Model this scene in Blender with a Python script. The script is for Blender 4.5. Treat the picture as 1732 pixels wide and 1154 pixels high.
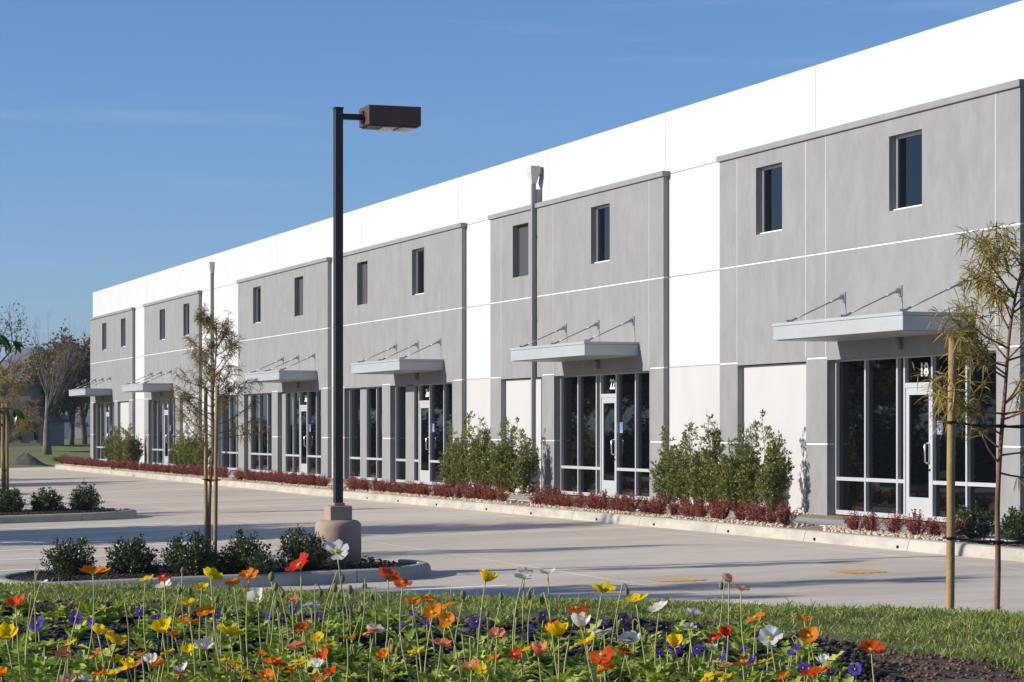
import bpy, math, random
import numpy as np
from mathutils import Vector, Matrix, Euler
R = math.radians
for o in list(bpy.data.objects): bpy.data.objects.remove(o)
scene = bpy.context.scene
COL = scene.collection

# ------------------------------------------------------------------ camera
FPX, CX, HY = 4180.0, 866.0, 725.0            # focal length in photo pixels, principal column, horizon row
ANG = math.atan2(CX + 574, FPX)               # angle between view axis and facade
CA, SA = math.cos(ANG), math.sin(ANG)
EYE = (0.0, -18.84, 1.454)
cam = bpy.data.cameras.new('camera'); camo = bpy.data.objects.new('camera', cam); COL.objects.link(camo)
camo.location = EYE; camo.rotation_euler = (R(90), 0, R(90) - ANG)
cam.sensor_width = 36.0; cam.lens = 36.0 * FPX / 1732.0; cam.shift_y = (HY - 577.0) / 1732.0
cam.clip_start = 0.1; cam.clip_end = 20000
scene.camera = camo

# ------------------------------------------------------------------ sky and sun
SUN_EL = R(20.5); LX, LY = 0.165, 0.986       # light travels this way over the ground
w = bpy.data.worlds.new('World'); scene.world = w; w.use_nodes = True
nt = w.node_tree; nt.nodes.clear()
out = nt.nodes.new('ShaderNodeOutputWorld'); bg = nt.nodes.new('ShaderNodeBackground')
sky = nt.nodes.new('ShaderNodeTexSky'); sky.sky_type = 'NISHITA'; sky.sun_disc = False
sky.sun_elevation = SUN_EL; sky.sun_rotation = math.atan2(-LX, -LY)
sky.altitude = 1500; sky.air_density = 1.0; sky.dust_density = 1.5; sky.ozone_density = 7.5
tc = nt.nodes.new('ShaderNodeTexCoord'); mp = nt.nodes.new('ShaderNodeMapping'); mp.inputs['Scale'].default_value = (3.0, 3.0, 42.0)
mp.inputs['Rotation'].default_value = (R(2), R(3), 0); mp.inputs['Location'].default_value = (0, 0, 0)
nz = nt.nodes.new('ShaderNodeTexNoise'); nz.inputs['Scale'].default_value = 1.6; nz.inputs['Detail'].default_value = 6; nz.inputs['Roughness'].default_value = .62
rp = nt.nodes.new('ShaderNodeValToRGB'); rp.color_ramp.elements[0].position = .55; rp.color_ramp.elements[1].position = .80
rp.color_ramp.elements[1].color = (.12, .12, .12, 1)
mx = nt.nodes.new('ShaderNodeMixRGB'); mx.inputs[2].default_value = (7.2, 7.6, 8.2, 1)
nt.links.new(tc.outputs['Generated'], mp.inputs[0]); nt.links.new(mp.outputs[0], nz.inputs['Vector'])
nt.links.new(nz.outputs['Fac'], rp.inputs[0]); nt.links.new(rp.outputs[0], mx.inputs[0])
nt.links.new(sky.outputs[0], mx.inputs[1]); nt.links.new(mx.outputs[0], bg.inputs[0]); nt.links.new(bg.outputs[0], out.inputs[0])
bg.inputs[1].default_value = 0.115
sl = bpy.data.lights.new('sun', 'SUN'); slo = bpy.data.objects.new('sun', sl); COL.objects.link(slo)
sl.energy = 5.0; sl.angle = R(0.55); sl.color = (1.0, .94, .85)
slo.rotation_euler = Vector((LX * math.cos(SUN_EL), LY * math.cos(SUN_EL), -math.sin(SUN_EL))).to_track_quat('-Z', 'Y').to_euler()
slo.location = (-40, -40, 30)
scene.view_settings.view_transform = 'Standard'; scene.view_settings.look = 'None'
scene.view_settings.exposure = 0.22; scene.view_settings.gamma = 1.0; scene.view_settings.use_curve_mapping = False

# ------------------------------------------------------------------ helpers
def gp(px, Z, z=0.0):
    """world point at depth Z under photo column px, at height z"""
    X = (px - CX) * Z / FPX
    return Vector((EYE[0] - CA * Z + SA * X, EYE[1] + SA * Z + CA * X, z))
def at(px, py, Z): return gp(px, Z, EYE[2] - (py - HY) * Z / FPX)
def cz(x, y):
    """world -> (depth, lateral) seen from the camera"""
    dx, dy = x - EYE[0], y - EYE[1]
    return -CA * dx + SA * dy, SA * dx + CA * dy

ORD = ['first','second','third','fourth','fifth','sixth','seventh','eighth','ninth','tenth','eleventh','twelfth','thirteenth','fourteenth',
       'fifteenth','sixteenth','seventeenth','eighteenth','nineteenth','twentieth'] + ['twenty-' + s for s in
       ('first','second','third','fourth','fifth','sixth','seventh','eighth','ninth')] + ['thirtieth'] + ['thirty-' + s for s in
       ('first','second','third','fourth','fifth','sixth','seventh','eighth','ninth')]
def tag(o, label=None, cat=None, group=None, kind=None):
    if label: o['label'] = label
    if cat: o['category'] = cat
    if group: o['group'] = group
    if kind: o['kind'] = kind
    return o
def empty(name, loc, rz=0):
    o = bpy.data.objects.new(name, None); COL.objects.link(o); o.location = loc; o.rotation_euler = (0, 0, rz)
    o.empty_display_size = .2
    return o
def link(name, me, parent=None, loc=(0, 0, 0), rot=None):
    o = bpy.data.objects.new(name, me); COL.objects.link(o); o.location = loc
    if rot is not None: o.rotation_euler = rot
    if parent: o.parent = parent
    return o
def worigin(o):
    v = Vector((0, 0, 0))
    while o: v += o.location; o = o.parent
    return v
def rawmesh(name, V, F, mats, smooth=False, mi=None):
    me = bpy.data.meshes.new(name)
    me.from_pydata([tuple(v) for v in V], [], [tuple(int(i) for i in f) for f in F])
    for m in (mats if isinstance(mats, (list, tuple)) else [mats]): me.materials.append(m)
    if smooth: me.polygons.foreach_set('use_smooth', [True] * len(me.polygons))
    if mi is not None: me.polygons.foreach_set('material_index', mi)
    me.update()
    return me
def npmesh(name, V, Q, mat, smooth=False):
    """fast mesh from arrays: V (n,3), Q (m,k) all faces of k corners"""
    me = bpy.data.meshes.new(name); V = np.asarray(V, np.float32); Q = np.asarray(Q, np.int32); m, k = Q.shape
    me.vertices.add(len(V)); me.vertices.foreach_set('co', V.ravel())
    me.loops.add(m * k); me.loops.foreach_set('vertex_index', Q.ravel())
    me.polygons.add(m); me.polygons.foreach_set('loop_start', np.arange(0, m * k, k, dtype=np.int32))
    me.polygons.foreach_set('loop_total', np.full(m, k, np.int32))
    if smooth: me.polygons.foreach_set('use_smooth', np.ones(m, bool))
    me.materials.append(mat); me.update(calc_edges=True); me.validate()
    return me
class MB:
    """collects shapes in world coordinates, builds them as one mesh whose origin is at its base"""
    def __init__(s): s.v = []; s.f = []
    def quadmesh(s, V, F):
        n = len(s.v); s.v += [tuple(v) for v in V]; s.f += [tuple(i + n for i in f) for f in F]; return s
    def box(s, x0, x1, y0, y1, z0, z1):
        return s.quadmesh([(x0,y0,z0),(x1,y0,z0),(x1,y1,z0),(x0,y1,z0),(x0,y0,z1),(x1,y0,z1),(x1,y1,z1),(x0,y1,z1)],
            [(0,3,2,1),(4,5,6,7),(0,1,5,4),(1,2,6,5),(2,3,7,6),(3,0,4,7)])
    def bbox(s, x0, x1, y0, y1, z0, z1, b=.008):
        """box with chamfered edges"""
        c = []
        for sx, (x, dx) in enumerate(((x0, b), (x1, -b))):
            for sy, (y, dy) in enumerate(((y0, b), (y1, -b))):
                for sz, (z, dz) in enumerate(((z0, b), (z1, -b))):
                    c += [(x, y + dy, z + dz), (x + dx, y, z + dz), (x + dx, y + dy, z)]
        ix = lambda a, b_, c_, k: ((a * 2 + b_) * 2 + c_) * 3 + k
        F = []
        for a in (0, 1):
            F.append([ix(a,0,0,0), ix(a,1,0,0), ix(a,1,1,0), ix(a,0,1,0)])
            F.append([ix(0,a,0,1), ix(1,a,0,1), ix(1,a,1,1), ix(0,a,1,1)])
            F.append([ix(0,0,a,2), ix(1,0,a,2), ix(1,1,a,2), ix(0,1,a,2)])
        for a in (0, 1):
            for b_ in (0, 1):
                F.append([ix(a,b_,0,0), ix(a,b_,1,0), ix(a,b_,1,1), ix(a,b_,0,1)])
                F.append([ix(a,0,b_,0), ix(a,1,b_,0), ix(a,1,b_,2), ix(a,0,b_,2)])
                F.append([ix(0,a,b_,1), ix(1,a,b_,1), ix(1,a,b_,2), ix(0,a,b_,2)])
                for c_ in (0, 1): F.append([ix(a,b_,c_,0), ix(a,b_,c_,1), ix(a,b_,c_,2)])
        ctr = Vector(((x0+x1)/2, (y0+y1)/2, (z0+z1)/2)); G = []
        for f in F:
            p = [Vector(c[i]) for i in f]; n = (p[1]-p[0]).cross(p[2]-p[0])
            G.append(f if n.dot(p[0]-ctr) > 0 else f[::-1])
        return s.quadmesh(c, G)
    def tube(s, pts, rad, sides=6, cap=True):
        pts = [Vector(p) for p in pts]; n = len(pts)
        rad = rad if isinstance(rad, (list, tuple)) else [rad] * n
        V = []; F = []
        up = None
        for i, p in enumerate(pts):
            d = (pts[min(i+1, n-1)] - pts[max(i-1, 0)]).normalized()
            if up is None: up = Vector((1, 0, 0)) if abs(d.x) < .9 else Vector((0, 1, 0))
            a = d.cross(up).normalized(); b = d.cross(a).normalized(); up = b.cross(d) if False else up
            for k in range(sides):
                t = 2 * math.pi * k / sides
                V.append(p + (a * math.cos(t) + b * math.sin(t)) * rad[i])
        for i in range(n - 1):
            for k in range(sides):
                F.append((i*sides+k, i*sides+(k+1) % sides, (i+1)*sides+(k+1) % sides, (i+1)*sides+k))
        if cap: F.append(tuple(range(sides))[::-1]); F.append(tuple((n-1)*sides+k for k in range(sides)))
        return s.quadmesh(V, F)
    def lathe(s, c, prof, sides=20, cap=True):
        V = []; F = []; n = len(prof)
        for r, z in prof:
            for k in range(sides):
                t = 2 * math.pi * k / sides; V.append((c[0] + r * math.cos(t), c[1] + r * math.sin(t), c[2] + z))
        for i in range(n - 1):
            for k in range(sides): F.append((i*sides+k, i*sides+(k+1) % sides, (i+1)*sides+(k+1) % sides, (i+1)*sides+k))
        if cap: F.append(tuple(range(sides))[::-1]); F.append(tuple((n-1)*sides+k for k in range(sides)))
        return s.quadmesh(V, F)
    def build(s, name, mat, parent=None, smooth=False, origin=None):
        A = np.array(s.v); lo = A.min(0); hi = A.max(0)
        o = Vector(origin) if origin is not None else Vector(((lo[0]+hi[0])/2, (lo[1]+hi[1])/2, lo[2]))
        me = rawmesh(name, A - np.array(o), s.f, mat, smooth)
        ob = link(name, me, parent, o - (worigin(parent) if parent else Vector((0, 0, 0))))
        return ob
def panel(mb, x0, x1, z0, z1, y0, y1, holes=()):
    """slab in the xz plane (front y0, back y1) with rectangular holes, no inner faces"""
    xs = sorted({x0, x1, *[h[0] for h in holes], *[h[1] for h in holes]}); zs = sorted({z0, z1, *[h[2] for h in holes], *[h[3] for h in holes]})
    def solid(i, j):
        if i < 0 or j < 0 or i >= len(xs)-1 or j >= len(zs)-1: return False
        cx, c_z = (xs[i]+xs[i+1])/2, (zs[j]+zs[j+1])/2
        return not any(h[0] < cx < h[1] and h[2] < c_z < h[3] for h in holes)
    for i in range(len(xs)-1):
        for j in range(len(zs)-1):
            if not solid(i, j): continue
            a, b, c, d = xs[i], xs[i+1], zs[j], zs[j+1]
            mb.quadmesh([(a,y0,c),(b,y0,c),(b,y0,d),(a,y0,d)], [(0,1,2,3)])
            mb.quadmesh([(a,y1,c),(b,y1,c),(b,y1,d),(a,y1,d)], [(3,2,1,0)])
            if not solid(i-1, j): mb.quadmesh([(a,y0,c),(a,y1,c),(a,y1,d),(a,y0,d)], [(3,2,1,0)])
            if not solid(i+1, j): mb.quadmesh([(b,y0,c),(b,y1,c),(b,y1,d),(b,y0,d)], [(0,1,2,3)])
            if not solid(i, j-1): mb.quadmesh([(a,y0,c),(b,y0,c),(b,y1,c),(a,y1,c)], [(3,2,1,0)])
            if not solid(i, j+1): mb.quadmesh([(a,y0,d),(b,y0,d),(b,y1,d),(a,y1,d)], [(0,1,2,3)])
    return mb
def wbox(name, b, mat, parent=None, bev=0): 
    m = MB(); (m.bbox(*b, bev) if bev else m.box(*b)); return m.build(name, mat, parent)

# ------------------------------------------------------------------ materials
def mat(name, col, rough=.7, metal=0, spec=.5, var=0.0, scale=4.0, stretch=(1,1,1), bump=0, bscale=60, col2=None, detail=5, grime=None):
    m = bpy.data.materials.new(name); m.use_nodes = True; n = m.node_tree; b = n.nodes['Principled BSDF']
    b.inputs['Base Color'].default_value = (*col, 1); b.inputs['Roughness'].default_value = rough
    b.inputs['Metallic'].default_value = metal; b.inputs['Specular IOR Level'].default_value = spec
    tc = n.nodes.new('ShaderNodeNewGeometry')
    if var or col2:
        mp = n.nodes.new('ShaderNodeMapping'); mp.inputs['Scale'].default_value = stretch
        nz = n.nodes.new('ShaderNodeTexNoise'); nz.inputs['Scale'].default_value = scale; nz.inputs['Detail'].default_value = detail; nz.inputs['Roughness'].default_value = .65
        cr = n.nodes.new('ShaderNodeValToRGB'); cr.color_ramp.elements[0].position = .3; cr.color_ramp.elements[1].position = .72
        c2 = col2 or tuple(min(1, c * (1 + var)) for c in col); c1 = col if col2 else tuple(c * (1 - var) for c in col)
        cr.color_ramp.elements[0].color = (*c1, 1); cr.color_ramp.elements[1].color = (*c2, 1)
        n.links.new(tc.outputs['Position'], mp.inputs[0]); n.links.new(mp.outputs[0], nz.inputs['Vector']); n.links.new(nz.outputs['Fac'], cr.inputs[0])
        last = cr.outputs[0]
        if grime:   # second, coarser layer of stains: (colour factor, scale, stretch)
            mp2 = n.nodes.new('ShaderNodeMapping'); mp2.inputs['Scale'].default_value = grime[2]
            n2 = n.nodes.new('ShaderNodeTexNoise'); n2.inputs['Scale'].default_value = grime[1]; n2.inputs['Detail'].default_value = 7; n2.inputs['Roughness'].default_value = .7
            c3 = n.nodes.new('ShaderNodeValToRGB'); c3.color_ramp.elements[0].position = .36; c3.color_ramp.elements[1].position = .60
            g = grime[0]; c3.color_ramp.elements[0].color = (g, g, g * .98, 1); c3.color_ramp.elements[1].color = (1, 1, 1, 1)
            mu = n.nodes.new('ShaderNodeMixRGB'); mu.blend_type = 'MULTIPLY'; mu.inputs[0].default_value = 1
            n.links.new(tc.outputs['Position'], mp2.inputs[0]); n.links.new(mp2.outputs[0], n2.inputs['Vector']); n.links.new(n2.outputs['Fac'], c3.inputs[0])
            n.links.new(last, mu.inputs[1]); n.links.new(c3.outputs[0], mu.inputs[2]); last = mu.outputs[0]
        n.links.new(last, b.inputs['Base Color'])
    if bump:
        nb = n.nodes.new('ShaderNodeTexNoise'); nb.inputs['Scale'].default_value = bscale; nb.inputs['Detail'].default_value = 4
        bp = n.nodes.new('ShaderNodeBump'); bp.inputs['Strength'].default_value = bump; bp.inputs['Distance'].default_value = .01
        n.links.new(tc.outputs['Position'], nb.inputs['Vector']); n.links.new(nb.outputs['Fac'], bp.inputs['Height']); n.links.new(bp.outputs[0], b.inputs['Normal'])
    return m
def leafmat(name, c1, c2, c3, trans=.35, rough=.5, tcol=None, spec=.35):
    """leaf: colour differs leaf by leaf, some light shines through"""
    m = bpy.data.materials.new(name); m.use_nodes = True; n = m.node_tree; b = n.nodes['Principled BSDF']
    b.inputs['Roughness'].default_value = rough; b.inputs['Specular IOR Level'].default_value = spec
    g = n.nodes.new('ShaderNodeNewGeometry'); oi = n.nodes.new('ShaderNodeObjectInfo')
    ad = n.nodes.new('ShaderNodeMath'); ad.operation = 'ADD'; fr = n.nodes.new('ShaderNodeMath'); fr.operation = 'FRACT'
    n.links.new(g.outputs['Random Per Island'], ad.inputs[0]); n.links.new(oi.outputs['Random'], ad.inputs[1]); n.links.new(ad.outputs[0], fr.inputs[0])
    cr = n.nodes.new('ShaderNodeValToRGB'); cr.color_ramp.elements[0].color = (*c1, 1); cr.color_ramp.elements[1].color = (*c3, 1)
    e = cr.color_ramp.elements.new(.55); e.color = (*c2, 1)
    n.links.new(fr.outputs[0], cr.inputs[0]); n.links.new(cr.outputs[0], b.inputs['Base Color'])
    t = n.nodes.new('ShaderNodeBsdfTranslucent'); mxs = n.nodes.new('ShaderNodeMixShader'); mxs.inputs[0].default_value = trans
    if tcol: t.inputs[0].default_value = (*tcol, 1)
    else: n.links.new(cr.outputs[0], t.inputs[0])
    o = n.nodes['Material Output']
    n.links.new(b.outputs[0], mxs.inputs[1]); n.links.new(t.outputs[0], mxs.inputs[2]); n.links.new(mxs.outputs[0], o.inputs[0])
    return m
M = {}
M['white'] = mat('white_paint', (.545, .54, .535), .75, var=.03, scale=1.2, stretch=(1,1,.4), bump=.10, bscale=45)
M['offwhite'] = mat('offwhite_paint', (.485, .473, .460), .8, var=.05, scale=1.1, stretch=(1,1,.35), bump=.14, bscale=45)
M['grey'] = mat('grey_paint', (.258, .252, .252), .8, var=.10, scale=3.4, stretch=(1,1,.5), bump=.25, bscale=38, grime=(.92, 1.3, (1.4,1,.35)), detail=9)
M['reveal'] = mat('reveal_white', (.78, .77, .76), .7)
M['joint'] = mat('joint_sealant', (.30, .30, .30), .8)
M['core'] = mat('core_dark', (.05, .05, .05), .9)
M['alu'] = mat('anodised_frame', (.60, .61, .63), .38, metal=.35, var=.04, scale=3)
M['canopy'] = mat('canopy_paint', (.43, .445, .455), .42, metal=.10, var=.03, scale=2, grime=(.93, .9, (1,1,3)))
M['glass'] = mat('tinted_glass', (.002, .0025, .0035), .015, spec=.5)
M['glass'].node_tree.nodes['Principled BSDF'].inputs['IOR'].default_value = 1.47
M['louvre'] = mat('blank_panel', (.055, .055, .06), .85, var=.12, scale=60)
M['steel'] = mat('galvanised_steel', (.36, .37, .40), .4, metal=.6)
M['spout'] = mat('downspout_paint', (.24, .24, .25), .6)
M['chrome'] = mat('handle_steel', (.65, .65, .67), .25, metal=1)
M['black'] = mat('black_rubber', (.012, .012, .013), .6)
M['digits'] = mat('vinyl_white', (.82, .82, .82), .6)
M['blue'] = mat('sign_blue', (.015, .06, .36), .5)
M['bronze'] = mat('bronze_paint', (.020, .016, .018), .45, var=.15, scale=8)
M['rust'] = mat('bronze_box', (.085, .038, .028), .5, var=.2, scale=9)
M['lens'] = mat('lamp_lens', (.55, .55, .52), .15)
M['pedestal'] = mat('pedestal_concrete', (.40, .285, .225), .9, var=.07, scale=6, bump=.35, bscale=40, grime=(.85, 2.2, (1,1,.6)))
M['lot'] = mat('lot_concrete', (.685, .580, .452), .85, var=.09, scale=1.6, stretch=(1.6,.5,1), bump=.2, bscale=30, grime=(.76, .30, (1.3,.35,1)), detail=10)
M['lotbase'] = mat('lot_joint', (.16, .145, .13), .9)
M['kerb'] = mat('kerb_concrete', (.47, .43, .36), .9, var=.10, scale=3, bump=.3, bscale=30, grime=(.72, 1.1, (1,1,2.5)), detail=8)
M['walk'] = mat('walk_concrete', (.48, .46, .43), .85, var=.05, scale=2, bump=.1)
M['hole'] = mat('drain_dark', (.012, .011, .01), .9)
M['paint'] = mat('road_paint_white', (.92, .91, .88), .7, var=.08, scale=5)
M['orange'] = mat('faded_orange_paint', (.74, .42, .16), .8, var=.16, scale=2.5)
M['sand'] = mat('sandy_soil', (.36, .25, .14), .95, var=.2, scale=6, bump=.5, bscale=50)
M['soil'] = mat('brown_soil', (.105, .062, .040), .95, var=.45, scale=14, bump=.9, bscale=45)
M['mulch'] = mat('dark_mulch', (.020, .016, .015), .9, var=.5, scale=30, bump=1, bscale=60)
M['chip'] = leafmat('bark_chip', (.010, .009, .009), (.026, .021, .019), (.085, .055, .04), 0, .8)
M['stone'] = leafmat('tan_gravel', (.50, .34, .20), (.68, .50, .32), (.78, .66, .50), 0, .85)
M['grassground'] = mat('grass_ground', (.085, .11, .016), .95, var=.4, scale=9, bump=.8, bscale=30, col2=(.16, .15, .05))
M['lawn'] = mat('lawn', (.12, .15, .025), .95, scale=.35, stretch=(1,1,1), bump=.8, bscale=8, col2=(.21, .22, .05))
M['blade'] = leafmat('grass_blade', (.13, .20, .025), (.24, .32, .045), (.48, .42, .16), .35, .5)
M['bark'] = mat('bark', (.12, .075, .05), .9, var=.35, scale=14, stretch=(1,1,.3), bump=.6, bscale=50)
M['redbark'] = mat('reddish_bark', (.20, .095, .06), .85, var=.3, scale=20, stretch=(1,1,.4), bump=.5, bscale=60)
M['greybark'] = mat('grey_bark', (.155, .125, .105), .9, var=.3, scale=8, stretch=(1,1,.3), bump=.6, bscale=25)
M['wood'] = mat('lodgepole_wood', (.30, .20, .085), .8, var=.35, scale=7, stretch=(1,1,.25), bump=.3, bscale=60)
M['willow'] = leafmat('narrow_leaf', (.15, .14, .035), (.33, .26, .06), (.58, .42, .11), .4)
M['olive'] = leafmat('olive_leaf', (.085, .075, .022), (.20, .155, .045), (.38, .26, .08), .35)
M['bush'] = leafmat('bush_leaf', (.018, .038, .011), (.042, .075, .022), (.12, .16, .05), .2, .35, spec=.5)
M['hedge'] = leafmat('hedge_leaf', (.07, .10, .018), (.19, .21, .04), (.42, .40, .11), .36, .4, spec=.5)
M['hedgestem'] = mat('hedge_stem', (.12, .085, .05), .9)
M['red'] = leafmat('red_leaf', (.10, .016, .016), (.27, .045, .036), (.54, .15, .10), .25, .55)
M['oak'] = leafmat('oak_leaf', (.05, .07, .015), (.13, .135, .03), (.28, .21, .06), .25)
M['rustleaf'] = leafmat('brownish_leaf', (.07, .065, .017), (.18, .12, .035), (.36, .19, .055), .25)
M['bigleaf'] = leafmat('broad_leaf', (.035, .09, .018), (.06, .13, .025), (.10, .18, .04), .35, .35, spec=.5)
M['poppyleaf'] = leafmat('poppy_leaf', (.20, .31, .04), (.42, .52, .08), (.66, .68, .18), .32, .5)
M['stem'] = mat('poppy_stem', (.36, .37, .12), .6, var=.2, scale=20)
M['bud'] = mat('poppy_bud', (.17, .16, .06), .8, var=.25, scale=60)
M['stamen'] = mat('stamens', (.75, .50, .03), .7)
M['hill'] = mat('hill_scrub', (.085, .075, .06), 1, var=.3, scale=.01)
M['rooftile'] = mat('roof_tile', (.060, .036, .028), .9, var=.3, scale=3)
M['housewall'] = mat('house_wall', (.24, .20, .16), .9)
M['gravelpile'] = mat('gravel_pile', (.095, .075, .062), .95, var=.5, scale=5, bump=1, bscale=9)
def petalmat(name, c, cin):
    m = bpy.data.materials.new(name); m.use_nodes = True; n = m.node_tree; b = n.nodes['Principled BSDF']
    b.inputs['Roughness'].default_value = .55; b.inputs['Specular IOR Level'].default_value = .2
    tc = n.nodes.new('ShaderNodeTexCoord'); ln = n.nodes.new('ShaderNodeVectorMath'); ln.operation = 'LENGTH'
    wv = n.nodes.new('ShaderNodeTexNoise'); wv.inputs['Scale'].default_value = 90
    ad = n.nodes.new('ShaderNodeMath'); ad.operation = 'MULTIPLY_ADD'; ad.inputs[1].default_value = .012
    cr = n.nodes.new('ShaderNodeValToRGB'); cr.color_ramp.elements[0].position = .010; cr.color_ramp.elements[1].position = .030
    cr.color_ramp.elements[0].color = (*cin, 1); cr.color_ramp.elements[1].color = (*c, 1)
    n.links.new(tc.outputs['Object'], ln.inputs[0]); n.links.new(tc.outputs['Object'], wv.inputs['Vector'])
    n.links.new(wv.outputs['Fac'], ad.inputs[0]); n.links.new(ln.outputs['Value'], ad.inputs[2]); n.links.new(ad.outputs[0], cr.inputs[0])
    n.links.new(cr.outputs[0], b.inputs['Base Color'])
    t = n.nodes.new('ShaderNodeBsdfTranslucent'); mxs = n.nodes.new('ShaderNodeMixShader'); mxs.inputs[0].default_value = .55
    bp = n.nodes.new('ShaderNodeBump'); bp.inputs['Strength'].default_value = .55; bp.inputs['Distance'].default_value = .004
    n3 = n.nodes.new('ShaderNodeTexNoise'); n3.inputs['Scale'].default_value = 150; n3.inputs['Detail'].default_value = 3
    n.links.new(tc.outputs['Object'], n3.inputs['Vector']); n.links.new(n3.outputs['Fac'], bp.inputs['Height']); n.links.new(bp.outputs[0], b.inputs['Normal'])
    n.links.new(cr.outputs[0], t.inputs[0])
    n.links.new(b.outputs[0], mxs.inputs[1]); n.links.new(t.outputs[0], mxs.inputs[2]); n.links.new(mxs.outputs[0], n.nodes['Material Output'].inputs[0])
    return m
PET = {'yellow': petalmat('petal_yellow', (.97, .70, .010), (.80, .50, .01)), 'orange': petalmat('petal_orange', (.96, .29, .012), (.85, .50, .02)),
       'orange-red': petalmat('petal_orange_red', (.84, .115, .018), (.80, .35, .03)), 'red': petalmat('petal_red', (.72, .035, .018), (.60, .30, .03)),
       'white': petalmat('petal_white', (.92, .90, .85), (.72, .72, .18)), 'coral': petalmat('petal_coral', (.95, .32, .18), (.80, .55, .20)),
       'pink': petalmat('petal_pink', (.88, .50, .40), (.85, .70, .25)), 'purple': petalmat('petal_purple', (.07, .026, .34), (.012, .004, .05)),
       'violet': petalmat('petal_violet', (.16, .09, .50), (.03, .01, .12)), 'dark purple': petalmat('petal_dark_purple', (.022, .010, .10), (.006, .003, .02))}

# ------------------------------------------------------------------ setting: ground, lot, kerbs, beds
LOTZ = -0.15; FALL = .022                    # the lot drains away from the building
def lz(y): return LOTZ + FALL * (min(y, -3.3) + 3.3)
def onlot(px, py):
    """point of the lot surface seen at a photo pixel"""
    t = (px - CX) / FPX; Zz = (EYE[2] - LOTZ - FALL * (3.3 + EYE[1])) / (FALL * (SA + CA * t) + (py - HY) / FPX); return gp(px, Zz, EYE[2] - (py - HY) * Zz / FPX)
def tbox(name, b, mat_, parent=None):
    """box lying on the sloping lot; z values are relative to the lot surface"""
    m = MB(); m.box(*b); m.v = [(x, y, z + lz(y)) for x, y, z in m.v]; return m.build(name, mat_, parent)
g = MB(); g.quadmesh([(-2900,-2900,-.85),(2900,-2900,-.85),(2900,2900,-.85),(-2900,2900,-.85)], [(0,1,2,3)])
tag(g.build('ground', M['lawn'], origin=(0,0,-.85)), kind='structure')
KP = [(-14,-3.25),(-26,-3.30),(-36,-3.47),(-44,-3.64),(-57,-3.86),(-75,-3.88),(-96,-3.86),(-100.4,-3.80),(-101.9,-3.3),(-102.3,-2.2),(-102.4,-.2)]  # kerb face line
def kerb_y(x): 
    xs = [p[0] for p in KP[:8]][::-1]; ys = [p[1] for p in KP[:8]][::-1]; return float(np.interp(x, xs, ys))
lot = tag(tbox('parking_lot', (-104, 24, -27, -3.0, -.30, -.012), M['lotbase']), kind='structure')
sx, sy = 4.57, 4.6
for i in range(28):
    for j in range(6):
        x1 = 24 - i * sx; x0 = x1 - sx; y0 = -27 + j * sy; y1 = y0 + sy
        x0 = max(x0, -104); y1 = min(y1, -3.0)
        if y1 - y0 < .3: continue
        tbox('slab', (x0 + .006, x1 - .006, y0 + .006, y1 - .006, -.25, 0), M['lot'], lot)
rng = random.Random(4)
for x in [-26.05] + [-32.6 - 2.5 * k for k in range(6)] + [-52.7 - 2.5 * k for k in range(5)]:
    tbox('stall_line', (x - .09, x + .09, -15.6, -9.9 + rng.uniform(-.05, .05), .002, .005), M['paint'], lot)
for k, (px, py, l, wd) in enumerate([(1452, 967, .85, .85), (1146, 981, .95, .75)]):
    c = onlot(px, py)
    mbm = MB(); V = []; N = 14
    for i in range(N + 1):
        u = i / N - .5; yy = c.y + u * l * .6; e = wd * (.75 + .25 * math.sin(i * 2.3 + k)) * min(1, 9 * (.5 - abs(u)) + .55)
        V += [(c.x - e / 2 + .02 * math.sin(i * 1.7), yy, lz(yy) + .005), (c.x + e / 2, yy, lz(yy) + .005)]
    mbm.quadmesh(V, [(2*i, 2*i+1, 2*i+3, 2*i+2) for i in range(N)]); mbm.build('paint_smear', M['orange'], lot)

# kerb along the building, in sections
def sweep(mb, path, prof, side=1, slope=False):
    """extrude profile [(offset, z)] along a ground polyline; offset is to the left of travel * side"""
    n = len(path); V = []; k = len(prof)
    for i, p in enumerate(path):
        a = Vector(path[max(i-1, 0)]); b = Vector(path[min(i+1, n-1)]); d = (b - a).normalized(); nrm = Vector((-d.y, d.x)) * side
        for o_, z in prof: V.append((p[0] + nrm.x * o_, p[1] + nrm.y * o_, z + (lz(p[1]) - LOTZ if slope else 0)))
    F = [(i*k+j, i*k+j+1, (i+1)*k+j+1, (i+1)*k+j) for i in range(n-1) for j in range(k-1)]
    F += [tuple(range(k)), tuple((n-1)*k+j for j in range(k))[::-1]]
    return mb.quadmesh(V, F)
KPROF = [(0, -.33), (0, -.15), (.025, -.045), (.045, -.012), (.075, 0), (.19, 0), (.20, -.01), (.20, -.33)]
def resample(path, step):
    P = [Vector(p) for p in path]; L = [0]
    for a, b in zip(P, P[1:]): L.append(L[-1] + (b - a).length)
    n = max(2, round(L[-1] / step)); out = []
    for i in range(n + 1):
        s = L[-1] * i / n; k = max(j for j in range(len(L)) if L[j] <= s + 1e-9); k = min(k, len(P) - 2)
        out.append(tuple(P[k].lerp(P[k+1], (s - L[k]) / (L[k+1] - L[k]))))
    return out
kerb = tag(empty('kerb', (-60, -3.8, LOTZ)), kind='structure')
path = resample(KP, .5); per = 6
for i in range(0, len(path) - 1, per):
    seg = path[i:i + per + 1]
    if len(seg) < 2: continue
    seg = [tuple(p) for p in seg]
    a, b = Vector(seg[0]), Vector(seg[1]); seg[0] = tuple(a.lerp(b, .012)); a, b = Vector(seg[-1]), Vector(seg[-2]); seg[-1] = tuple(a.lerp(b, .012))
    mm = MB(); sweep(mm, seg, KPROF, -1); mm.build('kerb_section', M['kerb'], kerb)
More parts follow.
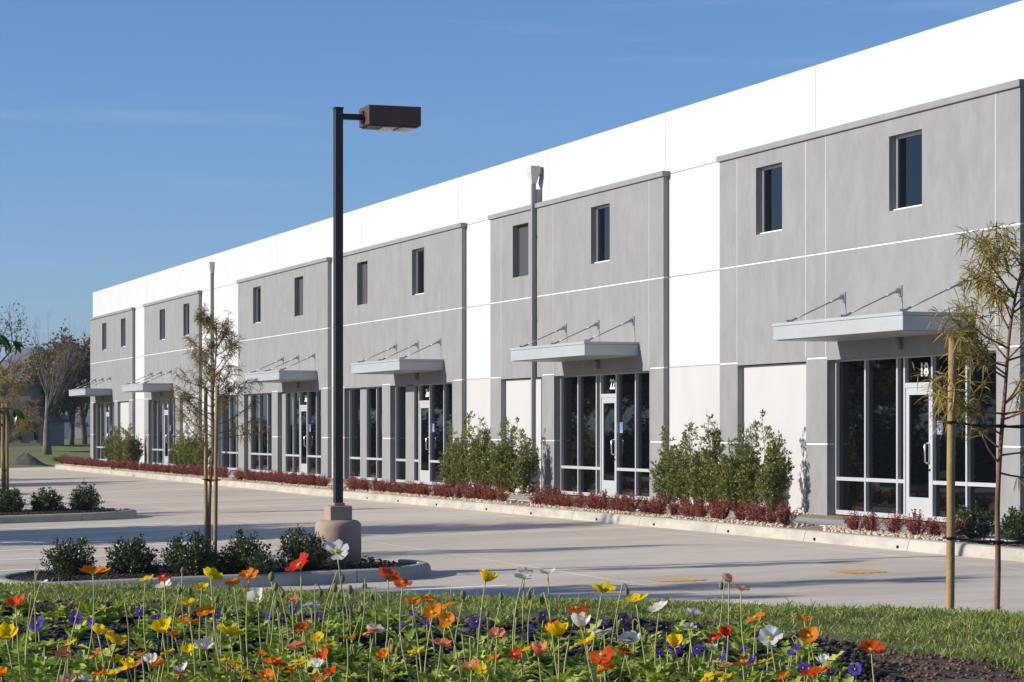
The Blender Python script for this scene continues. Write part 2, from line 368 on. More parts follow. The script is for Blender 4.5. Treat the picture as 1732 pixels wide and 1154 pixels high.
for px in (1222, 1362, 1497, 1102, 1010, 905, 833, 752, 690, 640, 598):        # weep holes
    t = (px - CX) / FPX; x = -(15.3) * (CA - SA * t) / (SA + CA * t)
    y = kerb_y(x); mm = MB(); mm.tube([(x, y - .012, -.115), (x, y + .05, -.105)], .020, 10); mm.build('drain_hole', M['hole'], kerb)

# beds and walkway between kerb and building
def strip(name, mat_, x0, x1, f0, f1, z, step=1.0, thick=.3):
    n = max(1, int(abs(x1 - x0) / step)); V = []; mm = MB()
    for i in range(n + 1):
        x = x0 + (x1 - x0) * i / n; V += [(x, f0(x), z), (x, f1(x), z), (x, f0(x), z - thick), (x, f1(x), z - thick)]
    F = []
    for i in range(n):
        a = 4 * i; b = a + 4; F += [(a, b, b+1, a+1), (a, a+2, b+2, b), (a+1, b+1, b+3, a+3)]
    mm.quadmesh(V, F); return mm.build(name, mat_)
bed = tag(strip('bed_soil', M['sand'], -101.6, -16, lambda x: kerb_y(x) + .195, lambda x: -2.2, -.022), kind='structure')
walk = tag(empty('walkway', (-60, -1.7, -.1)), kind='structure')
x = -102.0
while x < -16:
    wbox('walk_slab', (x + .004, x + 1.516, -2.2, -1.05, -.3, -.006), M['walk'], walk); x += 1.52
tag(strip('foundation_bed', M['sand'], -114.0, -16, lambda x: -1.05, lambda x: .02, -.02), kind='structure')

# planting islands: rounded ends, kerb ring in sections, dark mulch inside
def island(x0, x1, y0, y1, r):
    pts = []
    for cxx, cyy, a0 in ((x1 - r, y0 + r*.6, -90), (x1 - r, y1 - r, 0), (x0 + r, y1 - r, 90), (x0 + r, y0 + r*.6, 180)):
        rr = r
        for k in range(9):
            a = R(a0 + 90 * k / 8); ry = r if a0 in (0, 90) else r * .6
            pts.append((cxx + rr * math.cos(a), cyy + ry * math.sin(a)))
    pts.append(pts[0]); pts = resample(pts, .3)
    isl = tag(empty('planting_island', ((x0+x1)/2, (y0+y1)/2, LOTZ)), kind='structure')
    n = len(pts) - 1; per = 8
    for i in range(0, n, per):
        seg = [pts[j % n] for j in range(i, min(i + per, n) + 1)]
        a, b = Vector(seg[0]), Vector(seg[1]); seg[0] = tuple(a.lerp(b, .018)); a, b = Vector(seg[-1]), Vector(seg[-2]); seg[-1] = tuple(a.lerp(b, .018))
        mm = MB(); sweep(mm, seg, [(0, -.33), (0, -.15), (.02, -.04), (.04, -.012), (.07, 0), (.15, 0), (.16, -.01), (.16, -.33)], 1, True); mm.build('kerb_section', M['kerb'], isl)
    c = Vector(((x0+x1)/2, (y0+y1)/2)); V = [(c.x, c.y, .03)]
    for k, (f, z) in enumerate(((.5, .02), (1.0, -.035))):
        for p in pts[:-1]:
            q = Vector(p) - c; q = q * f if f < 1 else q * (1 - .12 / q.length); V.append((c.x + q.x, c.y + q.y, z))
    F = [(0, 1 + i, 1 + (i + 1) % n) for i in range(n)] + [(1 + i, 1 + n + i, 1 + n + (i + 1) % n, 1 + (i + 1) % n) for i in range(n)]
    V = [(x, y, z + lz(y) - LOTZ) for x, y, z in V]; mm = MB(); mm.quadmesh(V, F); mm.build('mulch_bed', M['mulch'], isl, True)
    return isl
ISL = [(-29.85, -27.5, -15.25, -10.05), (-50.3, -47.6, -15.2, -9.9), (-68.0, -65.2, -15.2, -9.8)]
isls = [island(a, b, c, d, min(1.2, (b - a) * .48)) for a, b, c, d in ISL]

# berm with flower bed in front of the camera
def bermz(Z, X):
    z = np.interp(Z, [0, 4, 7, 8, 10, 11.5, 12.2, 13, 15, 17, 19], [.10, .36, .56, .60, .632, .643, .590, .50, .15, -.30, -.62])
    fade = np.clip((15 - abs(X)) / 7, 0, 1); fade = fade * fade * (3 - 2 * fade)
    return (z - .029 * np.clip(X, -6, 6) * np.clip(1.6 - abs(Z - 10) / 7, 0, 1) + .72) * fade - .72
def lump(x, y): return .010 * math.sin(x * 7.1 + y * 3.3) + .008 * math.sin(x * 13 - y * 9.7 + 1) + .006 * math.sin(x * 23.1 + y * 19)
def gz(p):
    Z, X = cz(p[0], p[1]); return float(bermz(Z, X)) + lump(p[0], p[1])
def berm_patch(name, mat_, inside, off=0, step=.12, Z0=.5, Z1=19, X0=-15.5, X1=15.5):
    V = []; F = []; nz_ = int((Z1 - Z0) / step); nx = int((X1 - X0) / step); idx = {}
    def vid(i, j):
        if (i, j) not in idx:
            Zz = Z0 + i * step; X = X0 + j * step; p = gp(CX + X / Zz * FPX if Zz else CX, Zz); idx[i, j] = len(V); V.append((p.x, p.y, gz(p) + off))
        return idx[i, j]
    for i in range(nz_):
        for j in range(nx):
            if inside(Z0 + (i + .5) * step, X0 + (j + .5) * step): F.append((vid(i, j), vid(i, j+1), vid(i+1, j+1), vid(i+1, j)))
    mm = MB(); mm.quadmesh(V, F); return mm.build(name, mat_, smooth=True)
def bed_edge(X):   # far edge of the flower bed (depth) across the berm
    return 10.35 + .18 * math.sin(X * 2.1) - max(0, X - .55) * .95 - max(0, X - 1.3) * .3
berm = tag(berm_patch('berm', M['grassground'], lambda Z, X: True, 0, .25), kind='structure')
# mulch sheet over the bed, a soil sheet on its right-hand end
tag(berm_patch('mulch_bed', M['mulch'], lambda Z, X: 7.0 < Z < bed_edge(X) and -4 < X < 1.25 + .1 * math.sin(Z * 5), .012, .08, 6.9, 11, -4.1, 2.2), kind='structure')
tag(berm_patch('bare_soil', M['soil'], lambda Z, X: 7.0 < Z < bed_edge(X) + .22 + .1 * math.sin(X * 9) and -4 < X < 3.6, .006, .08, 6.9, 11.2, -4.1, 3.8), kind='structure')

# far lawn behind the lot, rising a little
V = []; F = []; nx_, nz_ = 24, 30
for i in range(nz_ + 1):
    Zz = 101 + i * 4.8
    for j in range(nx_ + 1):
        p = gp(-420 + j * 30 - (i * 3), Zz); V.append((p.x, p.y, (-.30 if i == 0 else -.16) + .42 * min(1, max(0, (Zz - 112) / 80)) - max(0, Zz - 205) * .05 + .04 * math.sin(j * 1.3 + i)))
for i in range(nz_):
    for j in range(nx_): a = i * (nx_ + 1) + j; F.append((a, a + 1, a + nx_ + 2, a + nx_ + 1))
mm = MB(); mm.quadmesh(V, F); tag(mm.build('lawn', M['lawn'], smooth=True), kind='structure')
def lawnz(Zz): return -.16 + .42 * min(1, max(0, (Zz - 112) / 80)) - max(0, Zz - 205) * .05
# hills
def hill(name, Zd, ridge, mat_, depth=500):
    mm = MB(); V = []; n = len(ridge)
    for k, (fz, fh) in enumerate(((0, 0), (.35, .45), (.7, .85), (1, 1), (1.3, .8))):
        for i, (px, py) in enumerate(ridge):
            Zz = Zd + depth * (fz - 1); h = (HY - py) * Zd / FPX + EYE[2] + .4
            p = gp(px, Zz); V.append((p.x, p.y, -.4 + h * fh * (1 + .05 * math.sin(i * 2.1 + k * 1.7))))
    F = [(k*n+i, k*n+i+1, (k+1)*n+i+1, (k+1)*n+i) for k in range(4) for i in range(n-1)]
    mm.quadmesh(V, F); return tag(mm.build(name, mat_, smooth=True), kind='structure')
hill('hill', 1700, [(-1500,640),(-1100,618),(-700,650),(-400,632),(-150,618),(-60,622),(0,610),(35,594),(70,588),(105,589),(135,597),(170,604),(260,615),(420,640),(600,650)], M['hill'])
hill('foothill', 900, [(-1500,712),(-900,708),(-500,714),(-200,712),(0,709),(60,706),(100,700),(140,703),(200,710),(500,712)], M['hill'], 250)

# ------------------------------------------------------------------ the warehouse
GY, WY, SY = -.12, 0.0, .03           # front planes: grey panels, white wall, storefront frames
BX0, BX1, ROOF = -114.03, -31.70, 7.72
ZH, ZM, ZC = 2.66, 4.44, 6.42         # reveal above storefronts, middle reveal, underside of the cap
bld = tag(empty('warehouse', (-72, 0, 0)), 'long white and grey two-storey warehouse with steel entrance canopies', 'building')
wbox('core', (BX0 + .1, BX1 - .1, .30, 40, -.2, ROOF - .35), M['core'], bld)
wbox('roof', (BX0 + .05, BX1 - .05, .25, 40, ROOF - .33, ROOF - .25), M['joint'], bld)
def infill(x0, x1): wbox('infill_panel', (x0 - .3, x1 + .3, WY + .004, .29, -.2, ZH + .2), M['offwhite'], bld)

def text_mesh(body, size):
    cu = bpy.data.curves.new('txt', 'FONT'); cu.body = body; cu.size = size; cu.align_x = 'CENTER'; cu.extrude = .001; cu.offset = .009
    to = bpy.data.objects.new('txt', cu); COL.objects.link(to)
    me = bpy.data.meshes.new_from_object(to.evaluated_get(bpy.context.evaluated_depsgraph_get()))
    bpy.data.objects.remove(to); me.materials.clear(); me.materials.append(M['digits']); return me
prng = random.Random(11)
def pane(x0, x1, y, z0, z1, parent):
    mm = MB(); a = prng.uniform(-1, 1) * .0012; b = prng.uniform(-1, 1) * .0012   # panes are never quite true
    w2, h2 = (x1 - x0) / 2, (z1 - z0) / 2
    V = [(x, y + a * sx_ + b * sz_ + d, z) for d in (0, .012) for (x, z, sx_, sz_) in ((x0, z0, -1, -1), (x1, z0, 1, -1), (x1, z1, 1, 1), (x0, z1, -1, 1))]
    mm.quadmesh(V, [(0,1,2,3), (7,6,5,4), (0,4,5,1), (1,5,6,2), (2,6,7,3), (3,7,4,0)]); return mm.build('pane', M['glass'], parent)
FW = .05
def storefront(x0, x1, verts, door=None, number=None, y=SY, ada=True, z1=2.63, z0=.03):
    """aluminium glazing: verts are mullion centres; door (xa, xb) is a gap between two of them"""
    m = MB(); m.box(x0, x1, y, y + .11, z0 - .03, z0 + .045); 
    sf = m.build('storefront', M['alu'], bld); wbox('head', (x0, x1, y, y + .11, z1 - .045, z1 + .05), M['alu'], sf)
    vs = [x0 + FW / 2] + list(verts) + [x1 - FW / 2]
    if door: vs = sorted(vs + [door[0] - .025, door[1] + .025])
    for v in vs: wbox('mullion', (v - FW/2, v + FW/2, y - .004, y + .115, z0 + .045, z1 - .045), M['alu'], sf)
    for a, b in zip(vs, vs[1:]):
        xa, xb = a + FW/2, b - FW/2
        if xb - xa < .02: continue
        if door and abs(xa - door[0]) < .01:
            wbox('transom', (xa, xb, y + .002, y + .108, 2.105, 2.185), M['alu'], sf)
            pane(xa, xb, y + .06, 2.185, z1 - .045, sf)
            d = MB(); panel(d, xa + .006, xb - .006, z0 + .006, 2.10, y + .015, y + .06, [(xa + .105, xb - .105, .36, 1.99)])
            do = d.build('door', M['alu'], bld)
            pane(xa + .105, xb - .105, y + .035, .36, 1.99, do)
            hx = xb - .085; h = MB()
            h.tube([(hx, y + .015, 1.22), (hx, y - .045, 1.22), (hx, y - .065, 1.20), (hx, y - .065, .93), (hx, y - .045, .91), (hx, y + .015, .91)], .014, 8)
            h.build('handle', M['chrome'], do, True)
            wbox('push_bar', (xa + .12, xb - .11, y + .062, y + .09, .915, .945), M['chrome'], do)
            l = MB(); l.lathe((hx + .02, 0, 0), [(.022, 0), (.022, .012)], 12); l.v = [(vx, y + .015 - vz, .80 + vy) for vx, vy, vz in l.v]; l.build('lock', M['black'], do, True)
            if number:
                t = link('door_number', text_mesh(number, .29), sf, Vector(((xa + xb) / 2 + .10, y + .052, 2.29)) - worigin(sf), (R(90), 0, 0)); t.scale = (1.0, 1, 1)
                tag(t, 'white vinyl number ' + number)
            continue
        wbox('rail', (xa, xb, y + .002, y + .108, .575, .635), M['alu'], sf)
        pane(xa, xb, y + .06, z0 + .045, .575, sf); pane(xa, xb, y + .06, .635, z1 - .045, sf)
    if door and ada:      # wheelchair-access sticker on the glass beside the door
        cx_, cz_ = door[1] + .05 + .13, 1.47; s_ = .085; yy = y + .056
        a = MB(); a.box(cx_ - s_, cx_ + s_, yy - .002, yy, cz_ - s_ * 1.25, cz_ + s_ * 1.25); a.build('access_sign', M['blue'], sf)
        k = MB(); yf = yy - .0045
        def disc(px, pz, r, r0=0, a0=0, a1=360, n=18):
            V = []
            for i in range(n + 1):
                t = R(a0 + (a1 - a0) * i / n); V += [(px + r0 * math.cos(t), yf, pz + r0 * math.sin(t)), (px + r * math.cos(t), yf, pz + r * math.sin(t))]
            k.quadmesh(V, [(2*i, 2*i+1, 2*i+3, 2*i+2) for i in range(n)])
        def bar(xa, za, xb, zb, t=.011):
            d = Vector((xb - xa, zb - za)).normalized(); nx, nz2 = -d.y * t / 2, d.x * t / 2
            k.quadmesh([(xa + nx, yf, za + nz2), (xb + nx, yf, zb + nz2), (xb - nx, yf, zb - nz2), (xa - nx, yf, za - nz2)], [(0,1,2,3)])
        disc(cx_ - .015, cz_ + .066, .014); disc(cx_ - .008, cz_ - .03, .052, .040, 150, 385)
        bar(cx_ - .015, cz_ + .048, cx_ - .010, cz_ - .008, .014); bar(cx_ - .012, cz_ + .022, cx_ + .03, cz_ + .022); bar(cx_ - .012, cz_ - .008, cx_ + .034, cz_ - .008); bar(cx_ + .034, cz_ - .008, cx_ + .052, cz_ - .06); bar(cx_ + .05, cz_ - .06, cx_ + .066, cz_ - .055)
        for e in (-1, 1): bar(cx_ + e * (s_ - .006), cz_ - s_ * 1.2, cx_ + e * (s_ - .006), cz_ + s_ * 1.2, .006); bar(cx_ - s_, cz_ + e * (s_ * 1.25 - .006), cx_ + s_, cz_ + e * (s_ * 1.25 - .006), .006)
        k.build('access_symbol', M['digits'], sf)
    return sf
def window(x0, x1, z0, z1, blank):
    m = MB(); t = .045; y = WY + .005
    panel(m, x0 - .02, x1 + .02, z0 - .02, z1 + .02, y, y + .08, [(x0 + t, x1 - t, z0 + t, z1 - t)])
    if blank:
        wn = m.build('window', M['louvre'], bld); wbox('blank_panel', (x0 + t, x1 - t, y + .02, y + .05, z0 + t, z1 - t), M['louvre'], wn)
    else:
        wn = m.build('window', M['alu'], bld); pane(x0 + t, x1 - t, y + .03, z0 + t, z1 - t, wn)
        wbox('sill', (x0 + .002, x1 - .002, y - .05, y - .002, z0 + .002, z0 + .03), M['reveal'], wn)
def canopy(x0):
    x1 = x0 + 4.55; y0, y1 = -1.30, GY - .002; z0, z1 = 2.925, 3.205
    c = MB(); c.bbox(x0, x1, y0, y1, z0, z1 - .055, .006); cn = c.build('canopy', M['canopy'], bld)
    wbox('drip_edge', (x0 - .012, x1 + .012, y0 - .012, y1, z1 - .052, z1), M['canopy'], cn, .004)
    wbox('soffit', (x0 + .06, x1 - .06, y0 + .06, y1 - .01, z0 - .012, z0 - .002), M['canopy'], cn)
    for k in range(3):
        px = x0 + .29 + k * 1.985
        p = MB(); panel(p, px - .055, px + .055, 3.56, 3.74, GY - .02, GY - .001, [(px - .018, px + .018, 3.62, 3.68)]); pl = p.build('anchor_plate', M['steel'], cn)
        wbox('clevis', (px - .016, px + .016, GY - .09, GY - .021, 3.61, 3.69), M['steel'], pl)
        r = MB(); a = Vector((px, GY - .07, 3.65)); b = Vector((px, y0 + .16, z1 + .02))
        r.tube([a, a.lerp(b, .2)], .019, 8).tube([a.lerp(b, .2), a.lerp(b, .86)], .012, 8).tube([a.lerp(b, .86), b], .019, 8); r.build('tie_rod', M['steel'], cn, True)
        wbox('bracket', (px - .03, px + .03, y0 + .10, y0 + .22, z1, z1 + .05), M['steel'], cn)
    lx = x0 + 2.31
    l = MB(); l.lathe((lx, GY - .075, 2.70), [(.035, 0), (.052, .02), (.058, .06), (.055, .15), (.045, .19), (.02, .205)], 14); l.build('wall_light', M['spout'], cn, True)
    wbox('light_plate', (lx - .04, lx + .04, GY - .03, GY - .001, 2.72, 2.90), M['spout'], cn)
def tpl(x0): return [x0 + 1.11, x0 + 2.23, x0 + 4.47], (x0 + 2.50, x0 + 3.36)
GAP = .013
BAYS = [  # x0, x1, windows (x, blank), openings on the grey plane, vertical joints, canopy start
  dict(x=(-113.99,-103.25), win=((-110.77,0),(-105.98,0)), op=[(-113.18,-107.62),(-106.82,-104.08)], vj=[], can=-112.72),
  dict(x=(-100.56,-89.73), win=((-97.27,0),(-92.55,0)), op=[(-99.66,-94.1),(-93.27,-90.63)], vj=[], can=-99.1),
  dict(x=(-83.18,-71.14), win=((-80.9,0),(-75.2,1)), op=[(-82.26,-78.25),(-77.44,-71.92)], vj=[], can=-76.92),
  dict(x=(-70.05,-58.15), win=((-67.86,1),(-62.43,0)), op=[(-69.25,-65.29),(-64.49,-58.93)], vj=[], can=-64.16),
  dict(x=(-55.92,-45.16), win=((-54.29,1),(-49.18,0)), op=[(-55.14,-52.28),(-51.48,-45.89)], vj=[-55.14,-51.55,-45.93], can=-51.0),
  dict(x=(-42.42,-31.62), win=((-40.80,0),(-35.68,0)), op=[(-41.61,-38.73),(-37.92,-32.30)], vj=[-41.64,-38.76,-37.98,-32.33], can=-37.55)]
for bi, b in enumerate(BAYS):
    x0, x1 = b['x']
    # recess backing: painted reveals behind the gaps between grey panels
    rv = MB()
    for z in (ZM, ZH): panel(rv, x0 + .01, x1 - .01, z - .02, z + .02, GY + .012, WY + .02)
    solid = []; e = x0
    for a, c in b['op']: solid.append((e, a)); e = c
    solid.append((e, x1))
    for a, c in solid: rv.box(a + .01, c - .01, GY + .012, WY + .02, 1.17, 1.21)
    for v in b['vj']: rv.box(v - .018, v + .018, GY + .002, WY + .02, ZH + .021, ZM - .021); rv.box(v - .018, v + .018, GY + .002, WY + .02, ZM + .021, ZC)
    rv.build('reveal', M['reveal'], bld)
    # upper two courses, cut at the vertical joints
    cuts = [x0] + b['vj'] + [x1]
    for a, c in zip(cuts, cuts[1:]):
        ga = .007 if a != x0 else 0; gc = .007 if c != x1 else 0
        if c - a < .02: continue
        m = MB(); hs = [(wx, wx + 1.10, 4.955, 6.16) for wx, _ in b['win'] if a < wx < c]
        panel(m, a + ga, c - gc, ZM + GAP, ZC + .01, GY, WY + .02, hs); m.build('wall_panel', M['grey'], bld)
        m = MB(); panel(m, a + ga, c - gc, ZH + GAP, ZM - GAP, GY, WY + .02); m.build('wall_panel', M['grey'], bld)
    # lintel strip over the openings, piers between them
    for a, c in b['op']: wbox('lintel', (a, c, GY + .001, WY + .02, 2.615, ZH + GAP), M['grey'], bld)
    for a, c in solid:
        for za, zb in ((-.2, 1.19 - GAP), (1.19 + GAP, ZH - GAP)): wbox('pier', (a, c, GY, .14, za, zb), M['grey'], bld)
    wbox('cap', (x0 - .055, x1 + .055, GY - .05, WY - .001, ZC + .012, ZC + .118), M['grey'], bld, .006)
    for wx, bl in b['win']: window(wx, wx + 1.10, 4.955, 6.16, bl)
    canopy(b['can'])
NUM = ['38', '34', '30', '26', '22', '18']
for bi in (0, 1, 4, 5):
    ops = BAYS[bi]['op']; a, c = ops[0] if bi < 2 else ops[1]; v, d = tpl(a)
    storefront(a, c, v, d, NUM[bi]); i0, i1 = ops[1] if bi < 2 else ops[0]
    wbox('infill_panel', (i0 - .02, i1 + .02, WY + .004, .10, -.2, 2.60), M['offwhite'], bld)
wbox('recessed_pier', (-82.26, -81.95, .02, .15, -.2, 2.60), M['grey'], bld); storefront(-81.95, -78.25, [-80.65, -79.45])
wbox('recessed_pier', (-77.44, -77.02, .02, .15, -.2, 2.60), M['grey'], bld); storefront(-77.02, -71.92, [-75.98, -73.06], (-75.13, -74.22), '30')
storefront(-69.25, -68.0, []); wbox('recessed_pier', (-68.0, -67.45, .02, .15, -.2, 2.60), M['grey'], bld); storefront(-67.45, -65.29, [-66.35])
storefront(-64.49, -63.45, []); wbox('recessed_pier', (-63.45, -62.78, .02, .15, -.2, 2.60), M['grey'], bld); storefront(-62.78, -58.93, [-60.11], (-62.28, -61.36), '26')
# white wall between the bays and the parapet above
secs = [(-103.25,-100.56), (-89.73,-83.18), (-71.14,-70.05), (-58.15,-55.92), (-45.16,-42.42), (-31.62,-31.50)]
for a, c in secs[:5]:
    rows = [(-.2, ZH - .008, 'offwhite'), (ZH + .008, ZM - .008, 'white'), (ZM + .008, 6.475, 'white')]
    for za, zb, mt in rows:
        m = MB(); panel(m, a, c, za, zb, WY, .12, [(-86.95, -83.35, -.21, 2.62)] if (a == -89.73 and za < 0) else []); m.build('wall_panel', M[mt], bld)
    m = MB(); 
    for z in (ZH, ZM): m.box(a + .01, c - .01, WY + .012, .1, z - .012, z + .012)
    m.build('reveal', M['joint'], bld)
storefront(-86.95, -83.35, [-85.6, -84.55], y=.13)
pj = [BX0, -106.9, -100.6, -93.95, -85.6, -78.06, -67.8, -58.8, -52.15, -45.36, -38.6, BX1]
for a, c in zip(pj, pj[1:]): wbox('parapet_panel', (a + .006, c - .006, WY, .26, 6.488, ROOF), M['white'], bld)
m = MB(); m.box(BX0 + .02, BX1 - .02, WY + .014, .2, 6.46, 6.50)
for v in pj[1:-1]: m.box(v - .012, v + .012, WY + .012, .2, 6.50, ROOF - .03)
m.build('reveal', M['joint'], bld)
wbox('end_wall', (BX1 - .25, BX1 - .002, .262, 40, -.2, ROOF - .004), M['offwhite'], bld); wbox('end_wall', (BX1 - .25, BX1 - .002, .0, .262, -.2, 6.485), M['offwhite'], bld); wbox('end_wall', (BX0, BX0 + .25, .262, 40, -.2, ROOF - .004), M['white'], bld)
# downspouts with leader heads
def downspout(x, yback, yfront, ztop, cap_z=None):
    r = MB(); r.bbox(x + .015, x + .095, yfront, yfront + .10, .12, ztop, .006); sp = r.build('downspout', M['spout'], bld)
    if cap_z: wbox('offset_box', (x + .002, x + .108, yfront + .101, WY - .004, cap_z, ztop - .12), M['spout'], sp)
    h = MB(); c = (x + .055, yfront + .05); V = []
    for (rx, ry, z) in ((.056, .051, ztop), (.15, .11, ztop + .26), (.15, .11, ztop + .40)):
        V += [(c[0]-rx, c[1]-ry, z), (c[0]+rx, c[1]-ry, z), (c[0]+rx, c[1]+ry, z), (c[0]-rx, c[1]+ry, z)]
    h.quadmesh(V, [(4*i+j, 4*i+(j+1) % 4, 4*i+4+(j+1) % 4, 4*i+4+j) for i in range(2) for j in range(4)] + [(8,9,10,11)]); h.build('leader_head', M['offwhite'], sp)
    wbox('scupper', (x - .06, x + .17, yfront + .165, WY - .003, ztop + .20, ztop + .38), M['spout'], sp)
    bkt = MB(); bkt.quadmesh([(x-.01, WY-.004, ztop-.1), (x+.12, WY-.004, ztop-.1), (x+.055, yfront+.17, ztop+.02), (x+.15, WY-.004, ztop+.22), (x-.04, WY-.004, ztop+.22)], [(0,1,2), (1,3,2), (3,4,2), (4,0,2)]); bkt.build('bracket', M['steel'], sp)
    k = MB(); k.tube([(x + .055, yfront + .05, .13), (x + .055, yfront + .03, .08), (x + .055, yfront - .06, .03)], .05, 8); k.build('shoe', M['black'], sp, True)
    for z in (1.2, 3.9, 5.8): wbox('strap', (x - .03, x + .14, yfront - .006, yfront - .001, z, z + .04), M['spout'], sp)
downspout(-52.72, GY, -.235, 6.98, ZC + .13)
downspout(-87.75, WY, -.115, 7.05)

# ------------------------------------------------------------------ lamp post
lp = gp(572, 29.9, 0.0); lg = lz(lp.y) + .15
lamp = tag(empty('parking_lamp', (lp.x, lp.y, lg)), 'dark bronze box-head parking lamp on a round tan concrete base', 'lamp')
b = MB(); b.lathe((lp.x, lp.y, lg - .1), [(.28, 0), (.28, .54), (.275, .575), (.255, .60), (.22, .618), (.0, .635)], 40); b.build('pedestal', M['pedestal'], lamp, True)
wbox('plinth', (lp.x - .14, lp.x + .14, lp.y - .14, lp.y + .14, lg + .50, .522), M['pedestal'], lamp, .012)
wbox('grout', (lp.x - .068, lp.x + .068, lp.y - .068, lp.y + .068, .522, .555), M['pedestal'], lamp, .006)
wbox('pole', (lp.x - .0505, lp.x + .0505, lp.y - .0505, lp.y + .0505, .555, 5.315), M['bronze'], lamp, .006)
wbox('pole_cap', (lp.x - .055, lp.x + .055, lp.y - .055, lp.y + .055, 5.315, 5.34), M['bronze'], lamp, .004)
wbox('arm', (lp.x - .031, lp.x + .031, lp.y + .0505, lp.y + .32, 5.195, 5.265), M['bronze'], lamp)
y0 = lp.y + .31; hx0, hx1 = lp.x - .18, lp.x + .26
h = MB(); h.bbox(hx0, hx1, y0, y0 + .66, 5.12, 5.355, .006); hd = h.build('lamp_head', M['rust'], lamp)
wbox('lens_frame', (hx0 + .03, hx1 - .03, y0 + .03, y0 + .63, 5.105, 5.119), M['bronze'], hd)
wbox('lens', (hx0 + .05, hx1 - .05, y0 + .20, y0 + .37, 5.094, 5.104), M['lens'], hd); wbox('lens', (hx0 + .05, hx1 - .05, y0 + .42, y0 + .60, 5.094, 5.104), M['lens'], hd)
wbox('mount_plate', (lp.x - .065, lp.x + .065, y0 - .02, y0 - .001, 5.16, 5.30), M['bronze'], hd)
wbox('hand_hole_cover', (lp.x + .051, lp.x + .055, lp.y - .028, lp.y + .028, 1.0, 1.15), M['bronze'], lamp)

# ------------------------------------------------------------------ plants: generators
nr = np.random.default_rng(7)
def unit(v): return v / np.maximum(1e-9, np.linalg.norm(v, axis=-1, keepdims=True))
def leaf_arrays(P, D, L, Wd, fold=.25, droop=0.0, segs=1, rg=nr):
    """P base points, D directions, L lengths, Wd widths -> verts and quads. segs 1: folded diamond; 2: bent narrow strip"""
    n = len(P); D = unit(D); rnd = unit(rg.normal(size=(n, 3))); A = unit(np.cross(D, rnd)); N = np.cross(D, A)
    L = L[:, None]; Wd = Wd[:, None]
    if segs == 1:
        mid = P + D * L * .48 + N * L * .06; tip = P + D * L; tip[:, 2] -= (droop * L)[:, 0]
        V = np.stack([P, mid + A * Wd * .5 + N * Wd * fold, tip, mid - A * Wd * .5 + N * Wd * fold], 1).reshape(-1, 3)
        Q = (np.arange(n)[:, None] * 4 + np.array([0, 1, 2, 3])); return V, Q
    d1 = P + D * L * .35; d2 = P + D * L * .7; t = P + D * L
    d1[:, 2] -= (droop * L * .12)[:, 0]; d2[:, 2] -= (droop * L * .42)[:, 0]; t[:, 2] -= (droop * L * .85)[:, 0]
    V = np.stack([P - A * Wd * .12, P + A * Wd * .12, d1 - A * Wd * .5, d1 + A * Wd * .5, d2 - A * Wd * .42, d2 + A * Wd * .42, t - A * Wd * .05, t + A * Wd * .05], 1).reshape(-1, 3)
    Q = np.concatenate([np.arange(n)[:, None] * 8 + np.array(q) for q in ((0, 1, 3, 2), (2, 3, 5, 4), (4, 5, 7, 6))]); return V, Q
def grow(rg, p, d, length, r, level, P, tubes, tips):
    """recursive limb; P: dict of per-level lists n, lr, ang, trop, wander, t0"""
    n = 5; pts = [Vector(p)]; rad = [r]; d = Vector(d).normalized(); seg = length / n
    for i in range(n):
        wv = P['wander'][level]; d = (d + Vector((rg.uniform(-wv, wv), rg.uniform(-wv, wv), rg.uniform(-wv, wv) + P['trop'][level]))).normalized()
        pts.append(pts[-1] + d * seg); rad.append(r * (1 - (i + 1) / n * (1 - P['taper'])))
    tubes.append((pts, rad, level))
    if level >= P['depth'] - 1:
        tips.append(pts); return
    k = P['n'][level]
    for j in range(k):
        t = P['t0'][level] + (1 - P['t0'][level]) * (j + rg.random()) / k; s = min(n - 1e-3, t * n); i = int(s); q = pts[i].lerp(pts[i+1], s - i)
        dd = (pts[i+1] - pts[i]).normalized(); ax = dd.cross(Vector((rg.uniform(-1, 1), rg.uniform(-1, 1), rg.uniform(-1, 1)))).normalized()
        nd = Matrix.Rotation(R(P['ang'][level] * rg.uniform(.7, 1.25)), 3, ax) @ dd
        grow(rg, q, nd, length * P['lr'][level] * rg.uniform(.75, 1.2) * (1 - .35 * t if level == 0 else 1), max(P['rmin'], rad[i] * P['rr'][level]), level + 1, P, tubes, tips)
    if P.get('leader', True) and level < P['depth'] - 1: tips.append(pts[3:])
def tubes_mesh(name, tubes, mat_, sides=(8, 6, 4, 3, 3)):
    mb = MB()
    for pts, rad, lv in tubes: mb.tube(pts, rad, sides[min(lv, len(sides)-1)])
    return rawmesh(name, mb.v, mb.f, mat_, True)
def leaves_on(rg, tips, per, L, Wd, mat_, name, out=.8, droop=0, segs=1, spread=0, fold=.25, t0=0.0, up=0.0):
    P = []; D = []
    for pts in tips:
        for _ in range(per):
            s = (t0 + (1 - t0) * rg.random()) * (len(pts) - 1); i = min(int(s), len(pts) - 2); a, b = pts[i], pts[i+1]; q = a.lerp(b, s - i); ax = (b - a).normalized()
            v = Vector((rg.gauss(0, 1), rg.gauss(0, 1), rg.gauss(0, 1))).normalized()
            P.append(q + v * spread * rg.random()); dd = ax * (1 - out) + v * out; dd.z += up; D.append(dd)
    P = np.array(P); D = np.array(D); n = len(P); g_ = np.random.default_rng(rg.randrange(1 << 30))
    V, Q = leaf_arrays(P, D, L * g_.uniform(.65, 1.2, n), Wd * g_.uniform(.7, 1.2, n), fold, droop, segs, g_)
    return npmesh(name, V, Q, mat_)
